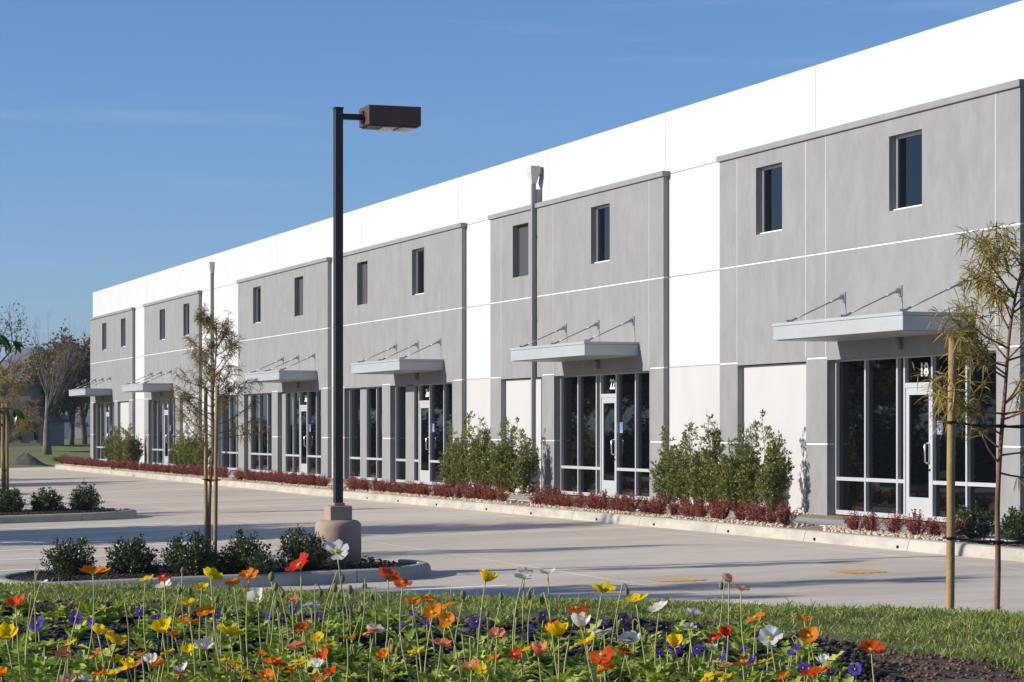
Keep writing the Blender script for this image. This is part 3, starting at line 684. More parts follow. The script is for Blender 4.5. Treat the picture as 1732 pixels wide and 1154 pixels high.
def place(name, parts, loc, rz=0, sc=1.0):
    """a thing from shared part meshes [(part name, mesh, kind)]"""
    e = empty(name, loc, rz); e.scale = (sc, sc, sc) if not isinstance(sc, tuple) else sc
    for pn, me, kd in parts:
        o = link(pn, me, e)
        if kd: o['kind'] = kd
    return e

# --- low round evergreen bushes
def bush_parts(seed, r=.30, h=.42, n=120, per=22, leaf=.044):
    rg = random.Random(seed); mb = MB(); tips = []
    for i in range(n):
        a = rg.uniform(0, 2 * math.pi); e = math.asin(rg.uniform(.02, 1)); k = rg.uniform(.78, 1.18)
        t = Vector((r * k * math.cos(a) * math.cos(e), r * k * math.sin(a) * math.cos(e), h * (.12 + .88 * math.sin(e)) * k))
        b = Vector((rg.uniform(-.03, .03), rg.uniform(-.03, .03), -.03)); m1 = b.lerp(t, .5) + Vector((0, 0, -.03))
        mb.tube([b, m1, t], [.006, .004, .002], 4); tips.append([m1, b.lerp(t, .75), t, t + (t - m1) * .12])
    lf = leaves_on(rg, tips, per, leaf, leaf * .52, M['bush'], 'bush_foliage', .72, .05, 1, .035, .2, .15, .25)
    return [('stems', rawmesh('bush_stems', mb.v, mb.f, M['hedgestem'], True), None), ('foliage', lf, 'stuff')]
BUSH = [bush_parts(s, r, h) for s, r, h in ((1, .29, .40), (2, .27, .38), (3, .31, .42), (4, .27, .43))]
for k, (px, Zz, v, s, lb) in enumerate([(120, 28.6, 0, .94, 'leftmost of the five bushes on the nearest island'), (222, 28.5, 1, .98, 'second from the left of the five bushes on the nearest island'),
        (320, 28.4, 2, .98, 'middle of the five bushes on the nearest island'), (415, 28.5, 3, .92, 'fourth of the five bushes on the nearest island, between sapling and lamp'),
        (513, 28.8, 2, .98, 'rightmost of the five bushes on the nearest island, touching the lamp base'),
        (14, 48.4, 1, 1.1, 'bush at the picture edge on the second island, below the left sapling'), (78, 48.6, 0, 1.04, 'middle bush of the three on the second island'), (145, 49.0, 3, 1.06, 'rightmost bush of the three on the second island'),
        (1645, 33.2, 2, .92, 'low green bush behind the near stake beside door 18'), (1722, 32.4, 1, .98, 'low green bush right of the near sapling trunk at the picture edge')]):
    p = gp(px, Zz, -.02); p.z = lz(p.y) + .15 if k < 8 else -.02; b = place('evergreen_bush', BUSH[v], p, k * 1.3, s)
    tag(b, 'dark ' + lb if not lb.startswith('low') else lb, 'bush', 'low evergreen bushes')
p = gp(440, 28.2, 0.0); p.z = lz(p.y) + .15; tag(place('evergreen_bush', BUSH[0], p, 2, .53), 'small sprig of a bush between the two bushes next to the lamp', 'bush', 'low evergreen bushes')
p = gp(362, 28.3, 0.0); p.z = lz(p.y) + .15; tag(place('evergreen_bush', BUSH[1], p, 4, .62), 'smaller bush right in front of the two mid stakes', 'bush', 'low evergreen bushes')

# --- upright hedge shrubs
def hedge_parts(seed, h=1.78, r=.29, stems=11):
    rg = random.Random(seed); mb = MB(); tips = []
    for i in range(stems):
        a = rg.uniform(0, 2 * math.pi); rr = r * math.sqrt(rg.random()); hh = h * (1 - .50 * (rr / r)) * rg.uniform(.82, 1.0) if i else h
        pts = [Vector((.03 * math.cos(a), .03 * math.sin(a), -.04))]
        for k in range(1, 7):
            t = k / 6; pts.append(Vector((rr * math.cos(a) * t ** .6 + rg.uniform(-.02, .02), rr * math.sin(a) * t ** .6 + rg.uniform(-.02, .02), hh * t)))
        mb.tube(pts, [.012 * (1 - .8 * k / 6) for k in range(7)], 4); tips.append(pts[2:])
        for j in range(26):
            t = rg.uniform(.03, .92); s = t * 6; k = min(int(s), 5); q = pts[k].lerp(pts[k+1], s - k); b = rg.uniform(0, 6.28); l = (.20 - .12 * t) * rg.uniform(.7, 1.3)
            e = q + Vector((math.cos(b) * l, math.sin(b) * l, l * rg.uniform(.5, 1.4))); mb.tube([q, e], [.004, .002], 3, False); tips.append([q.lerp(e, .3), e, e + (e - q) * .15])
    lf = leaves_on(rg, tips, 14, .060, .027, M['hedge'], 'hedge_foliage', .62, .05, 1, .02, .2, .05, .35)
    return [('stems', rawmesh('hedge_stems', mb.v, mb.f, M['hedgestem'], True), None), ('foliage', lf, 'stuff')]
HEDGE = [hedge_parts(20 + k, h) for k, h in enumerate((1.62, 1.72, 1.55, 1.80, 1.66))]
FY = .3 
def xat(px, y, z=0):    # world x on the line y seen in column px
    t = (px - CX) / FPX; return -(y - EYE[1]) * (CA - SA * t) / (SA + CA * t)
def hedge_row(pxs, y, lab, hs):
    for k, (px, hh) in enumerate(zip(pxs, hs)):
        v = (k * 2 + len(pxs)) % 5; yy = y + .10 * math.sin(k * 2.7)
        o = place('hedge_shrub', HEDGE[v], (xat(px, yy), yy, -.02), k * 1.9, (1.0, 1.0, hh))
        pos = 'leftmost' if k == 0 else ('rightmost' if k == len(pxs) - 1 else ORD[k] + ' from the left')
        tag(o, f'upright green shrub, {pos} in the hedge {lab}', 'shrub', 'hedge shrubs along the facade')
hedge_row([1128, 1158, 1182, 1212, 1240, 1272, 1303], -.62, 'left of the nearest entrance', [.97, .94, .90, 1.02, .98, 1.02, 1.06])
hedge_row([764, 786, 806, 824, 847, 866, 884], -.62, 'beside the tall downspout', [1.05, 1.0, 1.08, 1.02, 1.1, .95, 1.02])
hedge_row([303, 313, 323, 333, 341], -.62, 'behind the mid sapling', [.92, 1.0, .98, .95, .9])
hedge_row([186, 194, 203, 212, 221, 228], -.62, 'by the farthest entrance', [.95, 1.0, .96, .98, 1.0, .9])

# --- red shrubs along the kerb
def red_parts(seed, n=44):
    rg = random.Random(seed); mb = MB(); tips = []
    for i in range(n):
        a = rg.uniform(0, 6.28); lean = rg.uniform(.05, .85); l = rg.uniform(.20, .40) * (1 - .3 * lean)
        b = Vector((.03 * math.cos(a), .03 * math.sin(a), -.02)); t = Vector((math.cos(a) * lean * .27, math.sin(a) * lean * .27, l)); mb.tube([b, b.lerp(t, .5), t], [.004, .003, .0015], 3); tips.append([b.lerp(t, .3), b.lerp(t, .65), t])
    lf = leaves_on(rg, tips, 19, .036, .017, M['red'], 'red_foliage', .7, 0, 1, .012, .2, .0, .3)
    return [('stems', rawmesh('red_stems', mb.v, mb.f, M['redbark'], True), None), ('foliage', lf, 'stuff')]
REDS = [red_parts(40 + k) for k in range(4)]
rg = random.Random(3)
for pa, pb, where in [(108, 188, 'before the farthest entrance'), (196, 394, 'before the fifth entrance'), (413, 560, 'before the fourth entrance'), (604, 852, 'before the third entrance'), (905, 1308, 'before the second entrance'), (1402, 1590, 'before the nearest entrance')]:
    xa, xb = xat(pa, -2.95), xat(pb, -2.95); n = min(38, max(3, round((xb - xa) / (.42 if pb < 1400 else .52)))); 
    for k in range(n):
        x = xa + (xb - xa) * (k + rg.uniform(.35, .65)) / n; yy = kerb_y(x) + .74 + rg.uniform(-.08, .08)
        o = place('red_shrub', REDS[rg.randrange(4)], (x, yy, -.02), rg.uniform(0, 6.28), (lambda s: (s * 1.05, s * 1.05, s * rg.uniform(.85, 1.05)))(rg.uniform(.78, 1.05)))
        tag(o, f'dark red leafy shrub, {ORD[k]} from the left in the kerb bed {where}', 'shrub', 'red shrubs along the kerb')
o = place('yellow_shrub', HEDGE[0], (xat(113, -2.2), -2.3, -.02), 0, (1.6, 1.6, .24)); tag(o, 'low yellowish green shrub at the far corner of the building', 'shrub')

# --- gravel and chips (nobody could count them)
def pebbles(name, pts, size, mat_, squash=.6, sd=1):
    g_ = np.random.default_rng(sd); n = len(pts); P = np.array(pts); s = size * g_.uniform(.5, 1.35, n)[:, None]
    base = np.array([(1,0,0),(.3,.95,0),(-.85,.5,0),(-.8,-.6,0),(.35,-.9,0),(.1,.05,1),(-.05,.0,-1)]); n7 = len(base)
    ang = g_.uniform(0, 6.28, n); ca, sa = np.cos(ang), np.sin(ang); jit = g_.uniform(.75, 1.25, (n, n7, 1)); B = base[None] * jit * s[:, None]
    X = B[:, :, 0] * ca[:, None] - B[:, :, 1] * sa[:, None]; Y = B[:, :, 0] * sa[:, None] + B[:, :, 1] * ca[:, None]; Zc = B[:, :, 2] * squash
    V = np.stack([X, Y, Zc], 2) + P[:, None]; T = np.array([(i, (i+1) % 5, 5) for i in range(5)] + [((i+1) % 5, i, 6) for i in range(5)])
    Q = (np.arange(n)[:, None, None] * n7 + T[None]).reshape(-1, 3)
    return link(name, npmesh(name, V.reshape(-1, 3), Q, mat_))
pts = []
for _ in range(14000):
    x = -18 - 84 * rg.random() ** 1.6; y = kerb_y(x) + .22 + rg.random() ** .8 * .95
    px = CX + FPX * cz(x, y)[1] / cz(x, y)[0]
    if any(a < px < b for a, b in ((188, 196), (394, 411), (562, 602), (860, 898), (1325, 1396))) and rg.random() < .93: continue
    if px > 1610: continue
    pts.append((x, y, -.012))
for _ in range(2600):
    x = -38 - 75 * rg.random(); px = CX + FPX * cz(x, -.6)[1] / cz(x, -.6)[0]
    if 1100 < px < 1345 or 745 < px < 905 or 290 < px < 370 or px < 240: pts.append((x, -1.03 + .95 * rg.random(), -.01))
tag(pebbles('gravel', pts, .036, M['stone'], .65, 5), 'tan gravel covering the planting beds along the kerb', 'gravel', kind='stuff')
pts = []
for a, b, c, d in ISL:
    for _ in range(3200): y_ = rg.uniform(c + .5, d - .5); pts.append((rg.uniform(a + .25, b - .25), y_, lz(y_) + .15 + rg.uniform(-.01, .03)))
x0k = xat(1612, -2.9)
for _ in range(1300): x = rg.uniform(x0k, x0k + 9); pts.append((x, kerb_y(x) + .24 + rg.random() * .9, -.01))
tag(pebbles('bark_mulch', pts, .019, M['chip'], .5, 6), 'dark bark mulch filling the planting islands', 'mulch', kind='stuff')

# --- saplings
def spath(ctrl):
    """smooth path through control points"""
    P = [Vector(c) for c in ctrl]; out = []
    for i in range(len(P) - 1):
        p0, p1, p2, p3 = P[max(i-1, 0)], P[i], P[i+1], P[min(i+2, len(P)-1)]
        for k in range(4):
            t = k / 4; out.append(.5 * ((2*p1) + (p2-p0)*t + (2*p0-5*p1+4*p2-p3)*t*t + (3*p1-p0-3*p2+p3)*t**3))
    return out + [P[-1]]
def sapling(name, trunk, r0, r1, nb, blen, lmat, per, leaf, seed, label, t0=.42, low=None, extra=()):
    rg = random.Random(seed); tr = spath(trunk); n = len(tr); mb = MB(); mb.tube(tr, [r0 + (r1 - r0) * i / (n-1) for i in range(n)], 8)
    tips = []
    P = dict(n=[6, 0], lr=[.5, .5], ang=[42, 40], trop=[.07, -.02], wander=[.16, .2], t0=[.25, .3], taper=.35, rmin=.0018, rr=[.55, .5], depth=2, leader=True)
    tubes = []
    for j in range(nb):
        t = t0 + (1 - t0) * (j + rg.random()) / nb; i = min(int(t * (n-1)), n-2); q = tr[i]; a = rg.uniform(0, 6.28) if j % 3 else rg.choice((1.25, 4.4)) + rg.uniform(-.5, .5)
        e = R(rg.uniform(12, 55)); d = (math.cos(a) * math.cos(e), math.sin(a) * math.cos(e), math.sin(e))
        grow(rg, q, d, blen * rg.uniform(.6, 1.15) * (1.15 - .55 * (t - t0) / (1 - t0)), r1 * 1.1, 0, P, tubes, tips)
    for q, d, l in extra: grow(rg, q, d, l, r1 * 1.2, 0, P, tubes, tips)
    tips.append(tr[-5:])
    base = tr[0]; e = empty(name, base)
    for pts, rad, lv in tubes: mb.tube(pts, rad, 5 if lv == 0 else 3, False)
    me = rawmesh('trunk', np.array(mb.v) - np.array(base), mb.f, M['redbark'], True); link('trunk', me, e)
    tips = [[p - base for p in t] for t in tips]
    lf = leaves_on(rg, tips, per, leaf, leaf * .068, lmat, 'crown', .70, .42, 2); o = link('crown', lf, e); o['kind'] = 'stuff'
    return tag(e, label, 'tree')
def stake(px, Zz, pytop, label, rad=.030, z0=None, lean=0, ties=()):
    p = gp(px, Zz); zb = z0 if z0 is not None else 0; top = at(px + lean, pytop, Zz); b = MB(); rg = random.Random(int(px))
    pts = [Vector((p.x, p.y, zb - .15)).lerp(top, i / 8) + Vector((rg.uniform(-.003, .003), rg.uniform(-.003, .003), 0)) for i in range(9)]
    b.tube(pts, [rad * (1.04 - .08 * i / 8) for i in range(9)], 12); return tag(b.build('tree_stake', M['wood'], None, True, (p.x, p.y, zb)), label, 'stake', 'round wooden tree stakes')
def tie(a, c, label, loops=1):
    b = MB(); a, c = Vector(a), Vector(c); sag = Vector((0, 0, -.012)); side = Vector((-CA, SA, 0)) * .02
    for s in (-1, 1): b.tube([a + side * s * 1.5, a.lerp(c, .33) + sag * .5 + side * s * .6, a.lerp(c, .66) + sag - side * s * .6 + Vector((0, 0, s * .006)), c - side * s], .006, 5)
    for q, r_ in ((a, .037), (c, .028)):
        b.tube([q + Vector((math.cos(t) * r_, math.sin(t) * r_, 0)) for t in np.linspace(0, 6.28, 13)], .008, 5)
    return tag(b.build('tree_tie', M['black'], None, True), label, 'tie')
ZR = 15.0
def rp_(px, py, dz=0): return at(px, py, ZR + dz)
zr = gz(gp(1685, ZR))
b0 = gp(1683, ZR, zr)
sapling('sapling', [b0 - Vector((0, 0, .1)), rp_(1688, 960), rp_(1687, 860), rp_(1692, 760), rp_(1700, 660), rp_(1708, 560), rp_(1720, 490), rp_(1731, 445)], .020, .006, 18, .55, M['willow'], 19, .105, 5,
        'sparse young narrow-leaved tree beside the tall stake at right', .40, extra=[(rp_(1696, 700), (.25, -.75, .10), .50), (rp_(1702, 640), (.2, -.9, .25), .48), (rp_(1706, 590), (.3, -.85, .42), .52), (rp_(1704, 620), (.1, -.9, .05), .42), (rp_(1716, 500), (.3, -.9, .45), .42), (rp_(1698, 700), (.25, .9, .15), .45), (rp_(1693, 770), (.3, .85, .0), .42), (rp_(1691, 800), (.2, .9, -.15), .36), (rp_(1712, 530), (.2, .9, .4), .45), (rp_(1704, 610), (.1, .9, .3), .5)])
stake(1605, ZR - .28, 572, 'tall straight wooden stake at right standing in front of door 18', .025, gz(gp(1605, ZR)), 6)
stake(1790, ZR + .05, 580, 'wooden stake just past the right picture edge, holding the near sapling', .032, gz(gp(1790, ZR)), -4)
for py, nm in ((718, 'upper'), (914, 'lower')):
    tie(rp_(1606, py - 4, -.28), rp_(1693 - (py > 800) * 4, py + 2), f'black rubber tie, {nm} of the two between the tall stake and the near sapling')
    tie(rp_(1790, py - 6, .05), rp_(1693 - (py > 800) * 4, py + 4), f'black rubber tie running right from the near sapling, {nm} one')
ZQ = 29.2; zq = lz(gp(354, 29.2).y) + .15
def q_(px, py, dz=0): return at(px, py, ZQ + dz)
mid_sap = sapling('sapling', [gp(354, ZQ, zq - .06), q_(354, 880), q_(357, 800), q_(362, 740), q_(360, 690), q_(362, 640), q_(366, 590), q_(366, 548)], .022, .0060, 32, .52, M['olive'], 24, .090, 9,
        'young olive-leaved tree tied between two stakes on the nearest island', .45, extra=[(q_(361, 770), (-.15, -.75, .75), .62), (q_(361, 745), (.25, .9, .1), .60), (q_(361, 735), (.2, .8, .15), .55), (q_(361, 720), (.2, .9, .25), .6), (q_(361, 690), (-.2, -.9, .55), .5)])
stake(349, ZQ, 655, 'left of the two wooden stakes on the nearest island', .023, zq, -1)
stake(363, ZQ - .25, 652, 'right of the two wooden stakes on the nearest island', .024, zq, 4)
tie(q_(348, 811), q_(356, 812), 'black tie round the left mid stake and sapling trunk'); tie(q_(367, 812, -.25), q_(357, 812), 'black tie round the right mid stake and sapling trunk')
ZL = 49.4; zl_ = lz(gp(9, 49.4).y) + .15
def l_(px, py, dz=0): return at(px, py, ZL + dz)
sapling('sapling', [gp(9, ZL, zl_ - .05), l_(9, 800), l_(10, 740), l_(8, 690), l_(6, 650), l_(6, 625)], .024, .0075, 24, .68, M['willow'], 22, .105, 13, 'yellowish young tree with two stakes at the left picture edge', .38)
stake(5, ZL, 683, 'left of the two stakes at the left picture edge', .033, zl_, 0); stake(13, ZL - .2, 678, 'right of the two stakes at the left picture edge', .033, zl_, -1)
tie(l_(5, 795), l_(9, 796), 'black tie on the stakes at the left picture edge')

# --- larger trees
def big_tree(name, P, h, r, per, L, lmat, seed, bark='greybark', t_len=.5, spread=.25, out=.85, wd=.55):
    rg = random.Random(seed); tubes = []; tips = []
    grow(rg, Vector((0, 0, -.15)), (rg.uniform(-.05, .05), rg.uniform(-.05, .05), 1), h * t_len, r, 0, P, tubes, tips)
    parts = [('trunk', tubes_mesh(name + '_trunk', tubes, M[bark]), None)]
    if per: parts.append(('crown', leaves_on(rg, tips, per, L, L * wd, M[lmat], name + '_crown', out, .1, 1, spread, .2), 'stuff'))
    return parts
PB = dict(n=[7, 5, 4, 0], lr=[.95, .62, .6, .5], ang=[42, 38, 40, 40], trop=[.0, .06, .03, 0], wander=[.08, .16, .2, .25], t0=[.42, .3, .2, 0], taper=.45, rmin=.012, rr=[.55, .5, .5, .5], depth=4)
ROUND = [big_tree('round_tree', PB, h, .17, per, .24, lm, sd, 'bark', .50, .45) for h, per, lm, sd in ((6.4, 60, 'oak', 51), (5.6, 56, 'rustleaf', 52), (6.0, 60, 'oak', 53))]
PF = dict(n=[16, 8, 5, 0], lr=[1.35, .42, .45, .5], ang=[26, 24, 26, 30], trop=[.0, .10, .10, .05], wander=[.05, .10, .12, .15], t0=[.45, .18, .2, 0], taper=.4, rmin=.004, rr=[.26, .40, .42, .5], depth=4)
Zb = 140; pb = gp(80, Zb, lawnz(Zb))
tag(place('bare_tree', big_tree('bare_tree', PF, 7.0, .27, 0, 0, None, 60, 'greybark', .50), pb, .8, 1.02), 'bare upright winter tree on the far lawn left of the building', 'tree')
Ze = 186
for px, sc, v, rz, lb in ((121, 1.38, 1, .4, 'brownish leafy tree right behind the bare tree, close to the building corner'), (104, 1.12, 0, 2.2, 'dark leafy tree behind the bare tree on the far lawn'), (143, 1.55, 1, 4.0, 'tall brownish leafy tree partly hidden by the building corner')):
    tag(place('leafy_tree', ROUND[v], gp(px, Ze + (px - 110) * .1, lawnz(Ze)), rz, sc), lb, 'tree')
PS = dict(PB, n=[6, 6, 5, 0], trop=[.0, .04, .03, 0])
tag(place('sparse_tree', big_tree('sparse_tree', PS, 8.6, .2, 3, .16, 'oak', 71, 'bark', .52, .3), gp(-8, 132, lawnz(132)), 1.0, 1.12), 'tall half-bare tree with thin twigs at the left picture edge', 'tree')
for px, Zz, s, v, lb in ((-60, 150, 1.0, 0, 'leafy tree just left of the far low house'), (28, 215, .8, 2, 'small leafy tree behind the far low house roof')):
    tag(place('leafy_tree', ROUND[v], gp(px, Zz, lawnz(Zz)), 1.7, s), lb, 'tree')
# trees across the lot, seen only as shadows on the paving and reflections in the glass
TH = [max(v.co.z for v in t[1][1].vertices) for t in ROUND]
for k, (x, y, h) in enumerate([(-41.2,-19.6,6.6), (-44.5,-22.5,6.2), (-53,-23,6.0), (-61,-23,6.4), (-69,-24,6.2), (-78.5,-19.4,6.0), (-84,-20.5,6.4), (-26.2,-21.6,5.4), (-97,-24,6.6), (-108,-26,7.4), (-120,-24,7.6), (-131,-26,7),
        (-58,-34,9), (-73,-36,9.5), (-84,-35,9), (-93,-38,10), (-103,-36,9.5), (-112,-37,10), (-124,-38,10), (-134,-38,10.5), (-150,-30,10), (-83,-47,12), (-103,-48,13), (-124,-50,13), (-148,-48,13), (-170,-44,13), (-195,-48,14), (-63,-46,12), (-142,-36,11), (-160,-38,11), (-180,-34,11), (-215,-40,12), (-235,-45,13)]):
    tag(place('lot_edge_tree', ROUND[k % 3], (x, y, lz(y)), k * 1.1, h / TH[k % 3]), 'leafy tree along the far edge of the lot, mirrored in the storefront glass', 'tree', 'trees along the lot edge')
for k in range(46):
    x = -52 - k * 4.1; e = place('boundary_bush', BUSH[k % 4], (x, -29.5 - 1.2 * math.sin(k * 1.9), -.80), k * 2.1, 5.4 + 1.3 * math.sin(k * 2.7))
    tag(e, 'big dark bush in the hedge beyond the lot, mirrored in the glass', 'bush', 'boundary hedge beyond the lot')
for k, (x, y, sc) in enumerate([(-26.4,-18.6,1.75), (-24.9,-19.6,1.5), (-26.0,-22.0,1.7), (-34.6,-19.4,1.8), (-30.6,-21.6,1.45)]):
    e = place('slender_tree', [(c.name.split('.')[0], c.data, c.get('kind')) for c in mid_sap.children], (x, y, lz(y)), k * 1.4, sc)
    tag(e, 'slender tree beyond the left picture edge, shading the paving', 'tree', 'slender trees left of the picture')

# --- broad-leaved tree whose twigs hang into the picture at the left edge
def broad_leaf(L, Wd, curl):
    V = []; F = []; n = 6
    for i in range(n + 1):
        t = i / n; w_ = Wd * .5 * math.sin(math.pi * min(1, t * .96 + .02)) ** .8; x = L * t; z = -curl * L * t * t
        V += [(x, -w_, z + .18 * w_), (x, 0, z), (x, w_, z + .18 * w_)]
    for i in range(n): a = 3 * i; F += [(a, a+3, a+4, a+1), (a+1, a+4, a+5, a+2)]
    return rawmesh('broad_leaf', V, F, M['bigleaf'], True)
BL = [broad_leaf(.115, .050, .35), broad_leaf(.13, .046, .6), broad_leaf(.10, .046, .2)]
ZT = 19.0; tb = gp(-150, ZT); tb.z = lz(tb.y)
bt = tag(empty('broadleaf_tree', tb), 'large-leaved tree reaching in from the left picture edge', 'tree')
mb = MB(); tr = spath([tb, at(-148, 800, ZT), at(-140, 700, ZT), at(-135, 600, ZT), at(-130, 520, ZT)]); mb.tube(tr, [.06 - .035 * i / (len(tr)-1) for i in range(len(tr))], 10)
rg = random.Random(21); spots = []
for p0, p1, p2 in ((at(-135, 610, ZT), at(-60, 560, ZT), at(22, 578, ZT)), (at(-138, 640, ZT), at(-70, 575, ZT), at(2, 566, ZT)), (at(-140, 720, ZT), at(-60, 690, ZT), at(22, 692, ZT)), (at(-134, 560, ZT), at(-70, 520, ZT), at(-20, 530, ZT)), (at(-140, 740, ZT), at(-70, 730, ZT), at(-10, 715, ZT))):
    pts = spath([p0, p1, p2]); mb.tube(pts, [.012 - .009 * i / (len(pts)-1) for i in range(len(pts))], 5)
    for i in range(2, len(pts)):
        for _ in range(3 if i > 4 else 2): spots.append((pts[i], pts[i] - pts[i-1]))
link('trunk', rawmesh('trunk', np.array(mb.v) - np.array(tb), mb.f, M['bark'], True), bt)
for q, d in spots:
    o = link('leaf', BL[rg.randrange(3)], bt, Vector(q) - tb)
    o.rotation_euler = (rg.uniform(-.9, .9), rg.uniform(.1, 1.2), math.atan2(d.y, d.x) + rg.uniform(-1.1, 1.1)); s = rg.uniform(.75, 1.15); o.scale = (s, s, s)

# --- low house, gravel heap and a few far buildings behind the lawn
def hb(px0, px1, Zz, z0, z1, dep):
    a, b = gp(px0, Zz), gp(px1, Zz); f = Vector((-CA, SA, 0)) * dep
    return [(a.x, a.y, z0), (b.x, b.y, z0), (b.x + f.x, b.y + f.y, z0), (a.x + f.x, a.y + f.y, z0), (a.x, a.y, z1), (b.x, b.y, z1), (b.x + f.x, b.y + f.y, z1), (a.x + f.x, a.y + f.y, z1)]
BF = [(0,3,2,1), (4,5,6,7), (0,1,5,4), (1,2,6,5), (2,3,7,6), (3,0,4,7)]
Zh = 176; zl = lawnz(Zh); hp = gp(10, Zh, zl)
house = tag(empty('low_house', hp), 'low pale house with a dark tiled roof behind the left sapling', 'house')
m = MB(); m.quadmesh(hb(-110, 70, Zh, zl - .3, zl + 1.9, 9), BF); m.build('wall', M['housewall'], house)
m = MB(); m.quadmesh(hb(-90, 52, Zh + 3.5, zl + 1.9, zl + 4.3, 5), BF); m.build('upper_wall', M['housewall'], house)
a = hb(-118, 76, Zh - .6, zl + 1.75, zl + 1.95, 10); t_ = hb(-100, 44, Zh + 3, zl + 3.2, zl + 3.3, 4)
m = MB(); m.quadmesh(a[:4] + t_[4:], BF); m.build('roof', M['rooftile'], house)
m = MB(); m.quadmesh(hb(-94, 56, Zh + 3.2, zl + 4.3, zl + 4.55, 6), BF); m.build('upper_roof', M['rooftile'], house)
for pxa in (57, 30, 2, -30):
    m = MB(); m.quadmesh(hb(pxa, pxa + 8, Zh - .05, zl + .35, zl + 1.65, .1), BF); w_ = m.build('window', M['housewall'], house)
    m = MB(); m.quadmesh(hb(pxa + .8, pxa + 7.2, Zh - .09, zl + .45, zl + 1.55, .03), BF); m.build('pane', M['glass'], w_)
for k, (px, wd, h, mt, lb) in enumerate([(96, 13, 4.2, 'white', 'small white building far off between the tree trunks'), (132, 10, 3.2, 'offwhite', 'pale far-off shed beside the building corner'), (108, 7, 3.4, 'housewall', 'grey far-off house between two tree trunks')]):
    Zz = 420 + k * 60; z0 = -.4; m = MB(); e = tag(empty('far_building', gp(px, Zz, z0)), lb, 'building')
    m.quadmesh(hb(px - wd/2, px + wd/2, Zz, z0, z0 + h * .7, 8), BF); m.build('wall', M[mt], e); m = MB(); v = hb(px - wd/2 - 1, px + wd/2 + 1, Zz - .5, z0 + h * .7, z0 + h, 9); c = (Vector(v[4]) + Vector(v[6])) / 2
    v = v[:4] + [tuple(Vector(q).lerp(Vector((c.x, c.y, q[2])), .35)) for q in v[4:]]; m.quadmesh(v, BF); m.build('roof', M['rooftile'], e)
pc = gp(44, 108.5, -.18); V = []; F = []; n, k = 26, 9; rg = random.Random(8)
for i in range(k + 1):
    for j in range(n):
        t = 2 * math.pi * j / n; f = i / k; V.append((pc.x + 1.05 * f * math.cos(t) * (1 + .12 * math.sin(3 * t)), pc.y + 1.15 * f * math.sin(t), pc.z + .50 * (.5 + .5 * math.cos(math.pi * f)) * (1 + .2 * math.sin(2 * t + 1)) + rg.uniform(-.02, .02)))
F = [(i*n+j, i*n+(j+1) % n, (i+1)*n+(j+1) % n, (i+1)*n+j) for i in range(k) for j in range(n)]
m = MB(); m.quadmesh(V, F); gpile = tag(m.build('gravel_heap', M['gravelpile']), 'low brown heap of gravel at the far edge of the lot', 'heap')

# ------------------------------------------------------------------ flower bed
def petal_mesh(key, cache={}):
    if key in cache: return cache[key]
    col, shape, var = key; rg = random.Random(len(shape) * 31 + var * 17); NU, NV = 5, 6
    reach, rise, curl = {'cup': (.66, .62, -.05), 'open': (.92, .34, .02), 'flat': (1.0, .10, .06)}[shape]; V = []; ph = rg.uniform(0, 6.28); F = []
    for i in range(NU + 1):
        u = .05 + .95 * i / NU
        for j in range(NV + 1):
            v = 2 * j / NV - 1; edge = 1 - .13 * v * v * u + .05 * math.sin(5 * v + ph) * u; a = v * R(66) * (1 - .12 * u)
            rr = reach * u * edge; z = rise * u ** 1.6 - curl * u ** 4 + .11 * u * u * math.sin(6.5 * v + ph) + .10 * u * v * v * rise
            V.append((rr * math.cos(a), rr * math.sin(a) * .96, z))
    for i in range(NU):
        for j in range(NV): q = i * (NV + 1) + j; F.append((q, q + 1, q + NV + 2, q + NV + 1))
    V = [(x * .05, y * .05, z * .05) for x, y, z in V]
    cache[key] = rawmesh('petal', V, F, PET[col], True); return cache[key]
m = MB(); rg = random.Random(2)
for i in range(26):
    a = rg.uniform(0, 6.28); r_ = rg.uniform(.004, .011); m.tube([(0, 0, .002), (r_ * math.cos(a) * .8, r_ * math.sin(a) * .8, .006), (r_ * math.cos(a), r_ * math.sin(a), .011)], [.0007, .0007, .0016], 3)
STAMEN = rawmesh('stamens', m.v, m.f, M['stamen'], True)
m = MB(); m.lathe((0, 0, -.006), [(.002, 0), (.004, .004), (.0055, .010), (.005, .015), (.0065, .0165), (.003, .018)], 8); PISTIL = rawmesh('pistil', m.v, m.f, M['stem'], True)
m = MB(); m.lathe((0, 0, 0), [(.002, 0), (.0065, .004), (.0088, .010), (.0085, .017), (.0055, .024), (.001, .028)], 8); BUDM = rawmesh('bud_head', m.v, m.f, M['bud'], True)
frg = random.Random(77)
def pick_depth(px, py, tgt):
    best = None
    for i in range(41):
        Zz = 7.3 + i * .06; p = at(px, py, Zz); s = p.z - gz(p)
        if Zz > bed_edge((px - CX) * Zz / FPX) - .1: continue
        c = abs(s - tgt) + (0 if s > .07 else 1)
        if best is None or c < best[0]: best = (c, Zz)
    return best[1] if best else 8.0
def stem_path(base, top, bend):
    b, t = Vector(base), Vector(top); n = 7; L = (t - b).length; k1 = frg.uniform(-1, 1); k2 = frg.uniform(-1, 1); out = []
    for i in range(n + 1):
        u = i / n; w_ = math.sin(math.pi * u) * bend * L; out.append(b.lerp(t, u) + Vector((k1 * w_, k2 * w_, 0)))
    return out
bases = []
def stem_thing(name, px, py, tgt, rad=.0034, lean=.05):
    Zz = pick_depth(px, py, tgt); top = at(px, py, Zz); off = Vector((frg.uniform(-lean, lean), frg.uniform(-lean, lean), 0)); b = top + off; b.z = gz(b) - .01
    e = empty(name, b); bases.append(b.copy()); return e, b, top, Zz
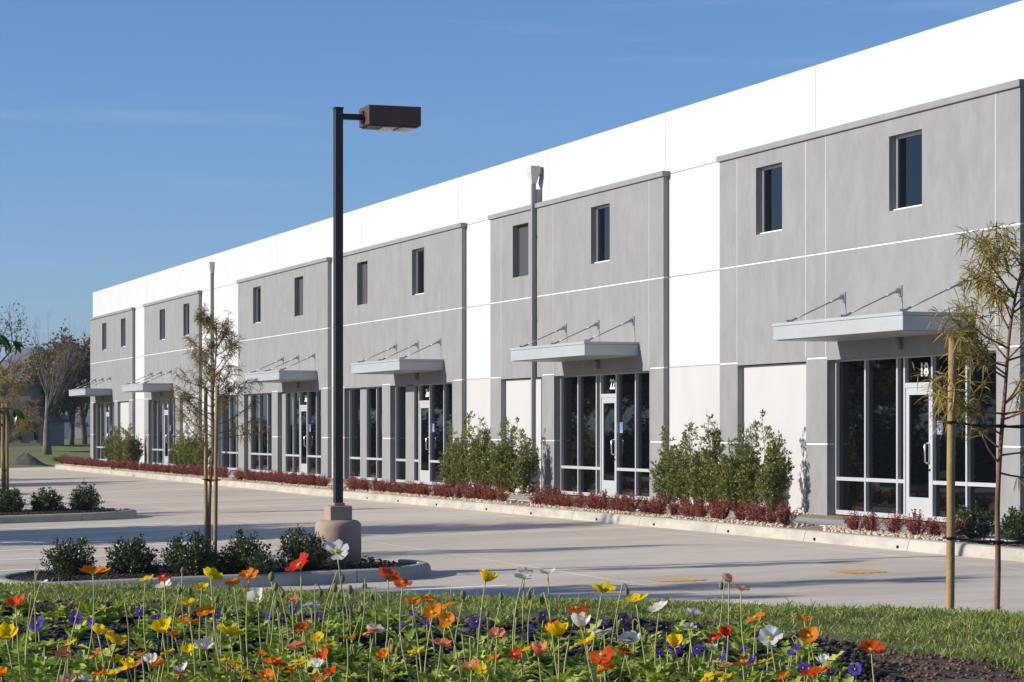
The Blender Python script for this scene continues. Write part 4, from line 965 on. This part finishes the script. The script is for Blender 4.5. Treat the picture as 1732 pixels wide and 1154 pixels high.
def poppy(px, py, wpx, col, face=0, shape=None):
    s = max(0, min(1, (1130 - py) / 185)); e, b, top, Zz = stem_thing('poppy', px, py, .135 + .26 * s)
    pts = stem_path(b, top, .06); mb = MB(); mb.tube([p - b for p in pts], [.0031 - .001 * i / 7 for i in range(8)], 5); link('stem', rawmesh('stem', mb.v, mb.f, M['stem'], True), e)
    Rr = min(.060, max(.022, wpx / 2 * Zz / FPX)) * (.84 if face else 1); shape = shape or frg.choice(('cup', 'open', 'open', 'open', 'open', 'flat', 'flat')); sc = Rr / .05 * {'cup': 1.5, 'open': 1.18, 'flat': 1.08}[shape]
    if face: ax = Vector((CA * .8, -SA * .8 - .25, .75))
    else: t = R(frg.uniform(6, 34)); a = frg.uniform(0, 6.28); ax = Vector((math.sin(t) * math.cos(a) + .12, math.sin(t) * math.sin(a) - .12, math.cos(t)))
    q = ax.to_track_quat('Z', 'Y'); spin = frg.uniform(0, 6.28); tl = top - b
    for k in range(4):
        o = link('petal', petal_mesh((col, shape, frg.randrange(3))), e, tl + q @ Vector((0, 0, -.001 * (k % 2))))
        o.rotation_euler = (q @ Euler((0, 0, spin + k * math.pi / 2 + frg.uniform(-.15, .15))).to_quaternion() @ Euler((frg.uniform(-.12, .12), frg.uniform(-.22, .18) + (.10 if k % 2 else -.05), 0)).to_quaternion()).to_euler()
        ss = sc * frg.uniform(.9, 1.1); o.scale = (ss, ss, ss)
    for nm, me in (('stamens', STAMEN), ('pistil', PISTIL)):
        o = link(nm, me, e, tl); o.rotation_euler = q.to_euler(); o.scale = (sc, sc, sc)
    return e
A_ = lambda x, y: (x / 2.986, 940 + y / 2.986); B_ = lambda x, y: (580 + x / 2.986, 920 + y / 2.986); C_ = lambda x, y: (1160 + x / 3.028, 920 + y / 3.028)
POP = []
for T, L in ((A_, [(205,140,55,'white'),(470,90,150,'orange'),(735,125,85,'yellow'),(828,108,42,'red'),(825,160,95,'white'),(1065,108,112,'yellow'),(1020,160,64,'yellow'),(1180,145,78,'orange'),(1258,105,98,'orange'),(1520,55,140,'red'),(80,258,92,'orange-red'),(405,243,36,'yellow'),(950,243,90,'yellow'),(1305,225,108,'white',1),(1570,252,95,'white'),(1475,225,60,'coral'),(1040,290,90,'orange'),(950,330,112,'orange'),(825,385,105,'yellow'),(880,400,52,'orange'),(590,432,112,'yellow'),(1160,400,145,'yellow'),(1525,357,58,'orange-red'),(585,530,62,'yellow'),(565,605,85,'yellow'),(648,567,46,'yellow'),(480,500,38,'orange-red'),(715,500,30,'orange'),(955,490,42,'yellow'),(1190,542,56,'yellow'),(1410,560,78,'orange-red'),(1470,585,60,'orange'),(345,636,90,'pink'),(430,630,62,'white'),(8,610,40,'orange')]),
             (B_, [(-30,45,130,'white'),(225,165,102,'orange-red'),(303,198,92,'orange-red'),(350,300,78,'orange'),(425,290,92,'orange'),(455,350,112,'orange',1),(530,310,68,'orange'),(530,390,102,'orange',1),(140,440,92,'coral'),(20,477,52,'orange'),(495,510,100,'coral'),(370,540,92,'yellow'),(697,637,66,'yellow',1),(720,190,102,'yellow'),(920,132,90,'white'),(915,175,85,'white'),(1035,150,90,'white'),(1310,242,115,'yellow'),(1480,290,116,'yellow'),(1182,328,90,'red'),(1213,372,102,'yellow'),(1205,425,112,'white'),(1318,443,110,'white'),(1090,470,120,'yellow'),(1055,422,86,'orange-red'),(1230,495,98,'yellow'),(870,562,78,'red',1),(600,440,62,'white'),(1450,488,116,'white'),(1310,565,120,'orange-red'),(1425,557,92,'orange-red'),(1600,330,110,'white'),(760,578,30,'orange'),(210,575,34,'orange')]),
             (C_, [(40,360,82,'white'),(15,430,70,'white'),(220,188,76,'pink'),(283,238,96,'pink'),(360,382,106,'orange'),(605,392,86,'orange'),(635,475,116,'orange',1),(430,485,136,'white',1),(205,472,76,'red'),(145,492,72,'red'),(950,550,120,'orange-red'),(660,672,146,'orange-red'),(200,678,82,'yellow'),(105,690,74,'yellow'),(700,612,60,'white'),(500,685,52,'orange')])):
    for t in L: x, y = T(t[0], t[1]); POP.append((x, y, t[2] / 3.0, t[3], t[4] if len(t) > 4 else 0))
xr = random.Random(99)
for _ in range(42): POP.append((xr.uniform(0, 1330), xr.uniform(1062, 1150), xr.uniform(20, 36), xr.choice(('orange', 'yellow', 'orange-red', 'coral', 'yellow', 'white', 'orange')), 0))
cnt = {}
for px, py, wpx, col, face in sorted(POP):
    o = poppy(px, py, wpx, col, face); k = cnt.get(col, 0); cnt[col] = k + 1
    ht = 'tall' if py < 1000 else ('low' if py > 1085 else 'mid-height')
    tag(o, f'{ht} {col} poppy, {ORD[k]} {col} poppy from the left in the flower bed', 'flower', 'poppies in the flower bed')
# nodding and upright buds
BUDS = [A_(*q) for q in ((178,100),(920,90),(1370,130),(962,198),(905,195),(1390,180),(1700,115),(1588,185),(1690,185),(1410,200),(630,270),(225,505),(290,485),(265,560),(300,560),(355,460),(1230,510),(1480,545),(1090,240),(160,230),(1135,290),(1400,305),(1185,300),(535,580),(1380,240))] + \
       [B_(*q) for q in ((112,215),(165,265),(607,280),(800,285),(968,260),(1018,285),(1410,240),(95,350),(875,370),(730,370),(305,510),(235,520),(640,510),(275,560),(1260,510),(1385,400),(1465,420),(5,265),(35,255),(915,530),(750,545),(1640,575),(1440,590),(1540,470))] + [C_(*q) for q in ((200,212),(545,510),(97,590),(480,640),(545,590),(10,600),(150,640))]
for px, py in sorted(BUDS):
    py = max(py, 968); s = max(0, min(1, (1130 - py) / 185)); e, b, top, Zz = stem_thing('poppy_bud', px, py, .05 + .30 * s)
    hook = frg.random() < .55; a = frg.uniform(0, 6.28); mb = MB(); pts = stem_path(b, top + Vector((0, 0, .02 if hook else 0)), .08)
    if hook:
        d = Vector((math.cos(a), math.sin(a), 0)) * .014; t = pts[-1]; pts += [t + d * .4 + Vector((0, 0, .008)), t + d * 1.1 + Vector((0, 0, .004)), t + d * 1.5 - Vector((0, 0, .008))]
    mb.tube([p - b for p in pts], .0022, 5); link('stem', rawmesh('stem', mb.v, mb.f, M['stem'], True), e)
    o = link('bud_head', BUDM, e, pts[-1] - b); o.rotation_euler = (math.pi + frg.uniform(-.3, .3), 0, a) if hook else (frg.uniform(-.25, .25), frg.uniform(-.25, .25), a); sc = frg.uniform(.85, 1.25); o.scale = (sc,) * 3
    tag(e, 'closed green poppy bud on a thin stem in the flower bed', 'bud', 'poppy buds in the flower bed')
# pansies
def pansy_petal(col, cache={}):
    if col in cache: return cache[col]
    V = []; F = []; NU, NV = 4, 5
    for i in range(NU + 1):
        u = .04 + .96 * i / NU
        for j in range(NV + 1):
            v = 2 * j / NV - 1; a = v * R(46); r_ = .03 * u * (1 - .18 * v * v * u); V.append((r_ * math.cos(a), r_ * math.sin(a) * 1.05, .004 * u + .0035 * u * math.sin(4 * v + 2 * u)))
    for i in range(NU):
        for j in range(NV): q = i * (NV + 1) + j; F.append((q, q + 1, q + NV + 2, q + NV + 1))
    cache[col] = rawmesh('petal', V, F, PET[col], True); return cache[col]
m = MB(); m.lathe((0, 0, .004), [(.004, 0), (.003, .003), (.0005, .004)], 6); EYEM = rawmesh('eye', m.v, m.f, M['stamen'], True)
PAN = [(A_, [(190,345,95,'violet'),(385,312,90,'purple'),(465,332,58,'violet'),(710,282,66,'purple'),(797,317,58,'purple'),(1095,300,52,'purple'),(1085,352,44,'purple'),(1490,272,62,'purple'),(1430,322,46,'dark purple'),(1532,312,44,'dark purple'),(1615,302,34,'purple'),(1720,272,42,'dark purple'),(65,380,40,'dark purple'),(1360,310,30,'violet')]),
       (B_, [(30,335,60,'dark purple'),(680,397,86,'purple'),(353,350,28,'violet'),(300,410,32,'purple'),(1015,362,60,'dark purple'),(955,432,48,'purple'),(1412,384,86,'dark purple'),(1322,398,28,'purple'),(1635,424,56,'dark purple'),(1680,520,86,'purple'),(1600,548,42,'purple'),(425,395,30,'violet')]),
       (C_, [(60,540,60,'purple'),(190,582,52,'violet'),(215,532,42,'purple'),(325,592,62,'purple'),(360,467,40,'dark purple'),(300,542,28,'violet'),(605,638,78,'purple'),(870,644,84,'violet'),(540,558,44,'violet'),(572,527,38,'violet'),(745,660,40,'dark purple')])]
allp = sorted((*T(t[0], t[1]), t[2] / 3.0, t[3]) for T, L in PAN for t in L); cnt = {}
for px, py, wpx, col in allp:
    e, b, top, Zz = stem_thing('pansy', px, py, .12, lean=.02); Rr = max(.016, wpx / 2 * Zz / FPX) / .03
    mb = MB(); mb.tube([p - b for p in stem_path(b, top, .05)], .0022, 4); link('stem', rawmesh('stem', mb.v, mb.f, M['stem'], True), e)
    ax = Vector((CA * .7 + frg.uniform(-.3, .3), -SA - .45 + frg.uniform(-.4, .3), .55)); q = ax.to_track_quat('Z', 'Y'); tl = top - b
    for a, s2, dz in ((90, 1.0, 0), (35, .95, .0012), (145, .95, .0012), (-30, .9, .0024), (-90, 1.12, .0036), (-150, .9, .0024)):
        if a == 90: continue
        o = link('petal', pansy_petal(col), e, tl + q @ Vector((0, 0, dz))); o.rotation_euler = (q @ Euler((0, 0, R(a + 20 + frg.uniform(-8, 8)))).to_quaternion() @ Euler((0, frg.uniform(-.25, .1), 0)).to_quaternion()).to_euler(); o.scale = (Rr * s2,) * 3
    o = link('eye', EYEM, e, tl); o.rotation_euler = q.to_euler(); o.scale = (Rr,) * 3
    for k in range(4):
        o = link('leaf', None or BL[2], e, Vector((0, 0, .03 + .012 * k))); o.scale = (.38, .5, .5); o.rotation_euler = (0, frg.uniform(-.5, .2), k * 1.6 + frg.uniform(-.5, .5))
    k = cnt.get(col, 0); cnt[col] = k + 1; tag(e, f'{col} pansy, {ORD[k]} {col} pansy from the left, low in the flower bed', 'flower', 'pansies in the flower bed')
# leafy rosettes
def lobed_leaf(seed):
    rg = random.Random(seed); V = []; F = []; ws = [.003, .006, .015, .008, .024, .010, .027, .010, .023, .009, .015, .002]; n = len(ws)
    for i, w_ in enumerate(ws):
        t = i / (n - 1); x = .115 * t; z = .015 * math.sin(3 * t) - .05 * t * t; f = rg.uniform(.8, 1.2); up = .25 * w_ + rg.uniform(-.003, .003); adv = .008 if w_ > .012 else 0
        V += [(x + adv, -w_ * f, z + up), (x, 0, z), (x + adv, w_ * f, z + up)]
    for i in range(n - 1): a = 3 * i; F += [(a, a+3, a+4, a+1), (a+1, a+4, a+5, a+2)]
    return rawmesh('leaf', V, F, M['poppyleaf'], True)
LL = [lobed_leaf(k) for k in range(5)]
spots = [p for p in bases if frg.random() < .75]
for _ in range(150):
    Zz = frg.uniform(7.6, 10.2); X = frg.uniform(-2.1, 1.15); px = CX + X / Zz * FPX
    if 640 < px < 1080 and Zz > 8.8 and frg.random() < .5: continue
    spots.append(gp(px, Zz))
for p in spots:
    Zz, X = cz(p.x, p.y)
    if Zz > bed_edge(X) - .15: continue
    b = Vector((p.x + frg.uniform(-.03, .03), p.y + frg.uniform(-.03, .03), 0)); b.z = gz(b) - .005; e = empty('poppy_foliage', b, frg.uniform(0, 6.28)); n = frg.randrange(13, 20); sz = frg.uniform(.62, 1.08)
    for k in range(n):
        o = link('leaf', LL[frg.randrange(5)], e, (frg.uniform(-.012, .012), frg.uniform(-.012, .012), 0)); s = sz * frg.uniform(.65, 1.15); o.scale = (s, s * .92, s)
        o.rotation_euler = Euler((frg.uniform(-.35, .35), -R(frg.uniform(22, 82)), 2.4 * k + frg.uniform(-.3, .3)))
    tag(e, 'rosette of lobed light green poppy leaves in the flower bed', 'plant', 'leaf rosettes in the flower bed')

# grass, mulch chips, clods
def blades(name, n, seed):
    g_ = np.random.default_rng(seed); P = []; rg = random.Random(seed)
    while len(P) < n:
        Zz = rg.uniform(7.6, 13.0); X = rg.uniform(-3.6, 3.8); e = bed_edge(X) + .05
        if Zz < e + .25 * rg.random() or (Zz < 8.2 and X < 1.5): continue
        p = gp(CX + X / Zz * FPX, Zz); thin = math.sin(p.x * 2.3 + 1) * math.sin(p.y * 1.9) + .5 * math.sin(p.x * 5.1 + p.y * 4)
        if rg.random() < .5 * (thin > .55) + .75 * (Zz < e + .45 and thin > -.2): continue
        P.append((p.x, p.y, gz(p) - .004))
    P = np.array(P); D = np.stack([g_.normal(0, .55, n), g_.normal(0, .55, n), np.ones(n)], 1)
    V, Q = leaf_arrays(P, D, g_.uniform(.022, .060, n) * np.where(g_.random(n) < .04, 1.7, 1), g_.uniform(.003, .0055, n), droop=.35, segs=2, rg=g_)
    return link(name, npmesh(name, V, Q, M['blade']))
tag(blades('grass', 90000, 31), 'short green grass on the berm behind the flower bed', 'grass', kind='stuff')
rg = random.Random(12); pts = []; pts2 = []
while len(pts) < 9000:
    Zz = rg.uniform(7.4, 10.4); X = rg.uniform(-3, 1.35)
    if Zz < bed_edge(X): p = gp(CX + X / Zz * FPX, Zz); pts.append((p.x, p.y, gz(p) + .016))
o = pebbles('bark_chips', pts, .017, M['chip'], .45, 9); tag(o, 'black bark chips covering the flower bed', 'mulch', kind='stuff')
M['clod'] = leafmat('soil_clod', (.06, .035, .022), (.12, .07, .045), (.22, .14, .09), 0, .95)
while len(pts2) < 6000:
    Zz = rg.uniform(7.4, 10.9); X = rg.uniform(-3, 3.4)
    if bed_edge(X) + .3 > Zz > (bed_edge(X) - .35 if X < 1.15 else 0): p = gp(CX + X / Zz * FPX, Zz); pts2.append((p.x, p.y, gz(p) + .008))
tag(pebbles('soil_clods', pts2, .009, M['clod'], .7, 10), 'loose brown soil at the edge of the flower bed', 'soil', kind='stuff')

# ------------------------------------------------------------------ the air
m = MB(); m.box(-2950, 2950, -2950, 2950, -1.4, 95)
hz = bpy.data.materials.new('air'); hz.use_nodes = True; n = hz.node_tree; n.nodes.remove(n.nodes['Principled BSDF'])
pv = n.nodes.new('ShaderNodeVolumePrincipled'); pv.inputs['Color'].default_value = (.72, .82, 1, 1); pv.inputs['Density'].default_value = .00021
n.links.new(pv.outputs[0], n.nodes['Material Output'].inputs['Volume'])
tag(m.build('haze', hz), 'thin blue haze in the air', 'haze', kind='stuff')
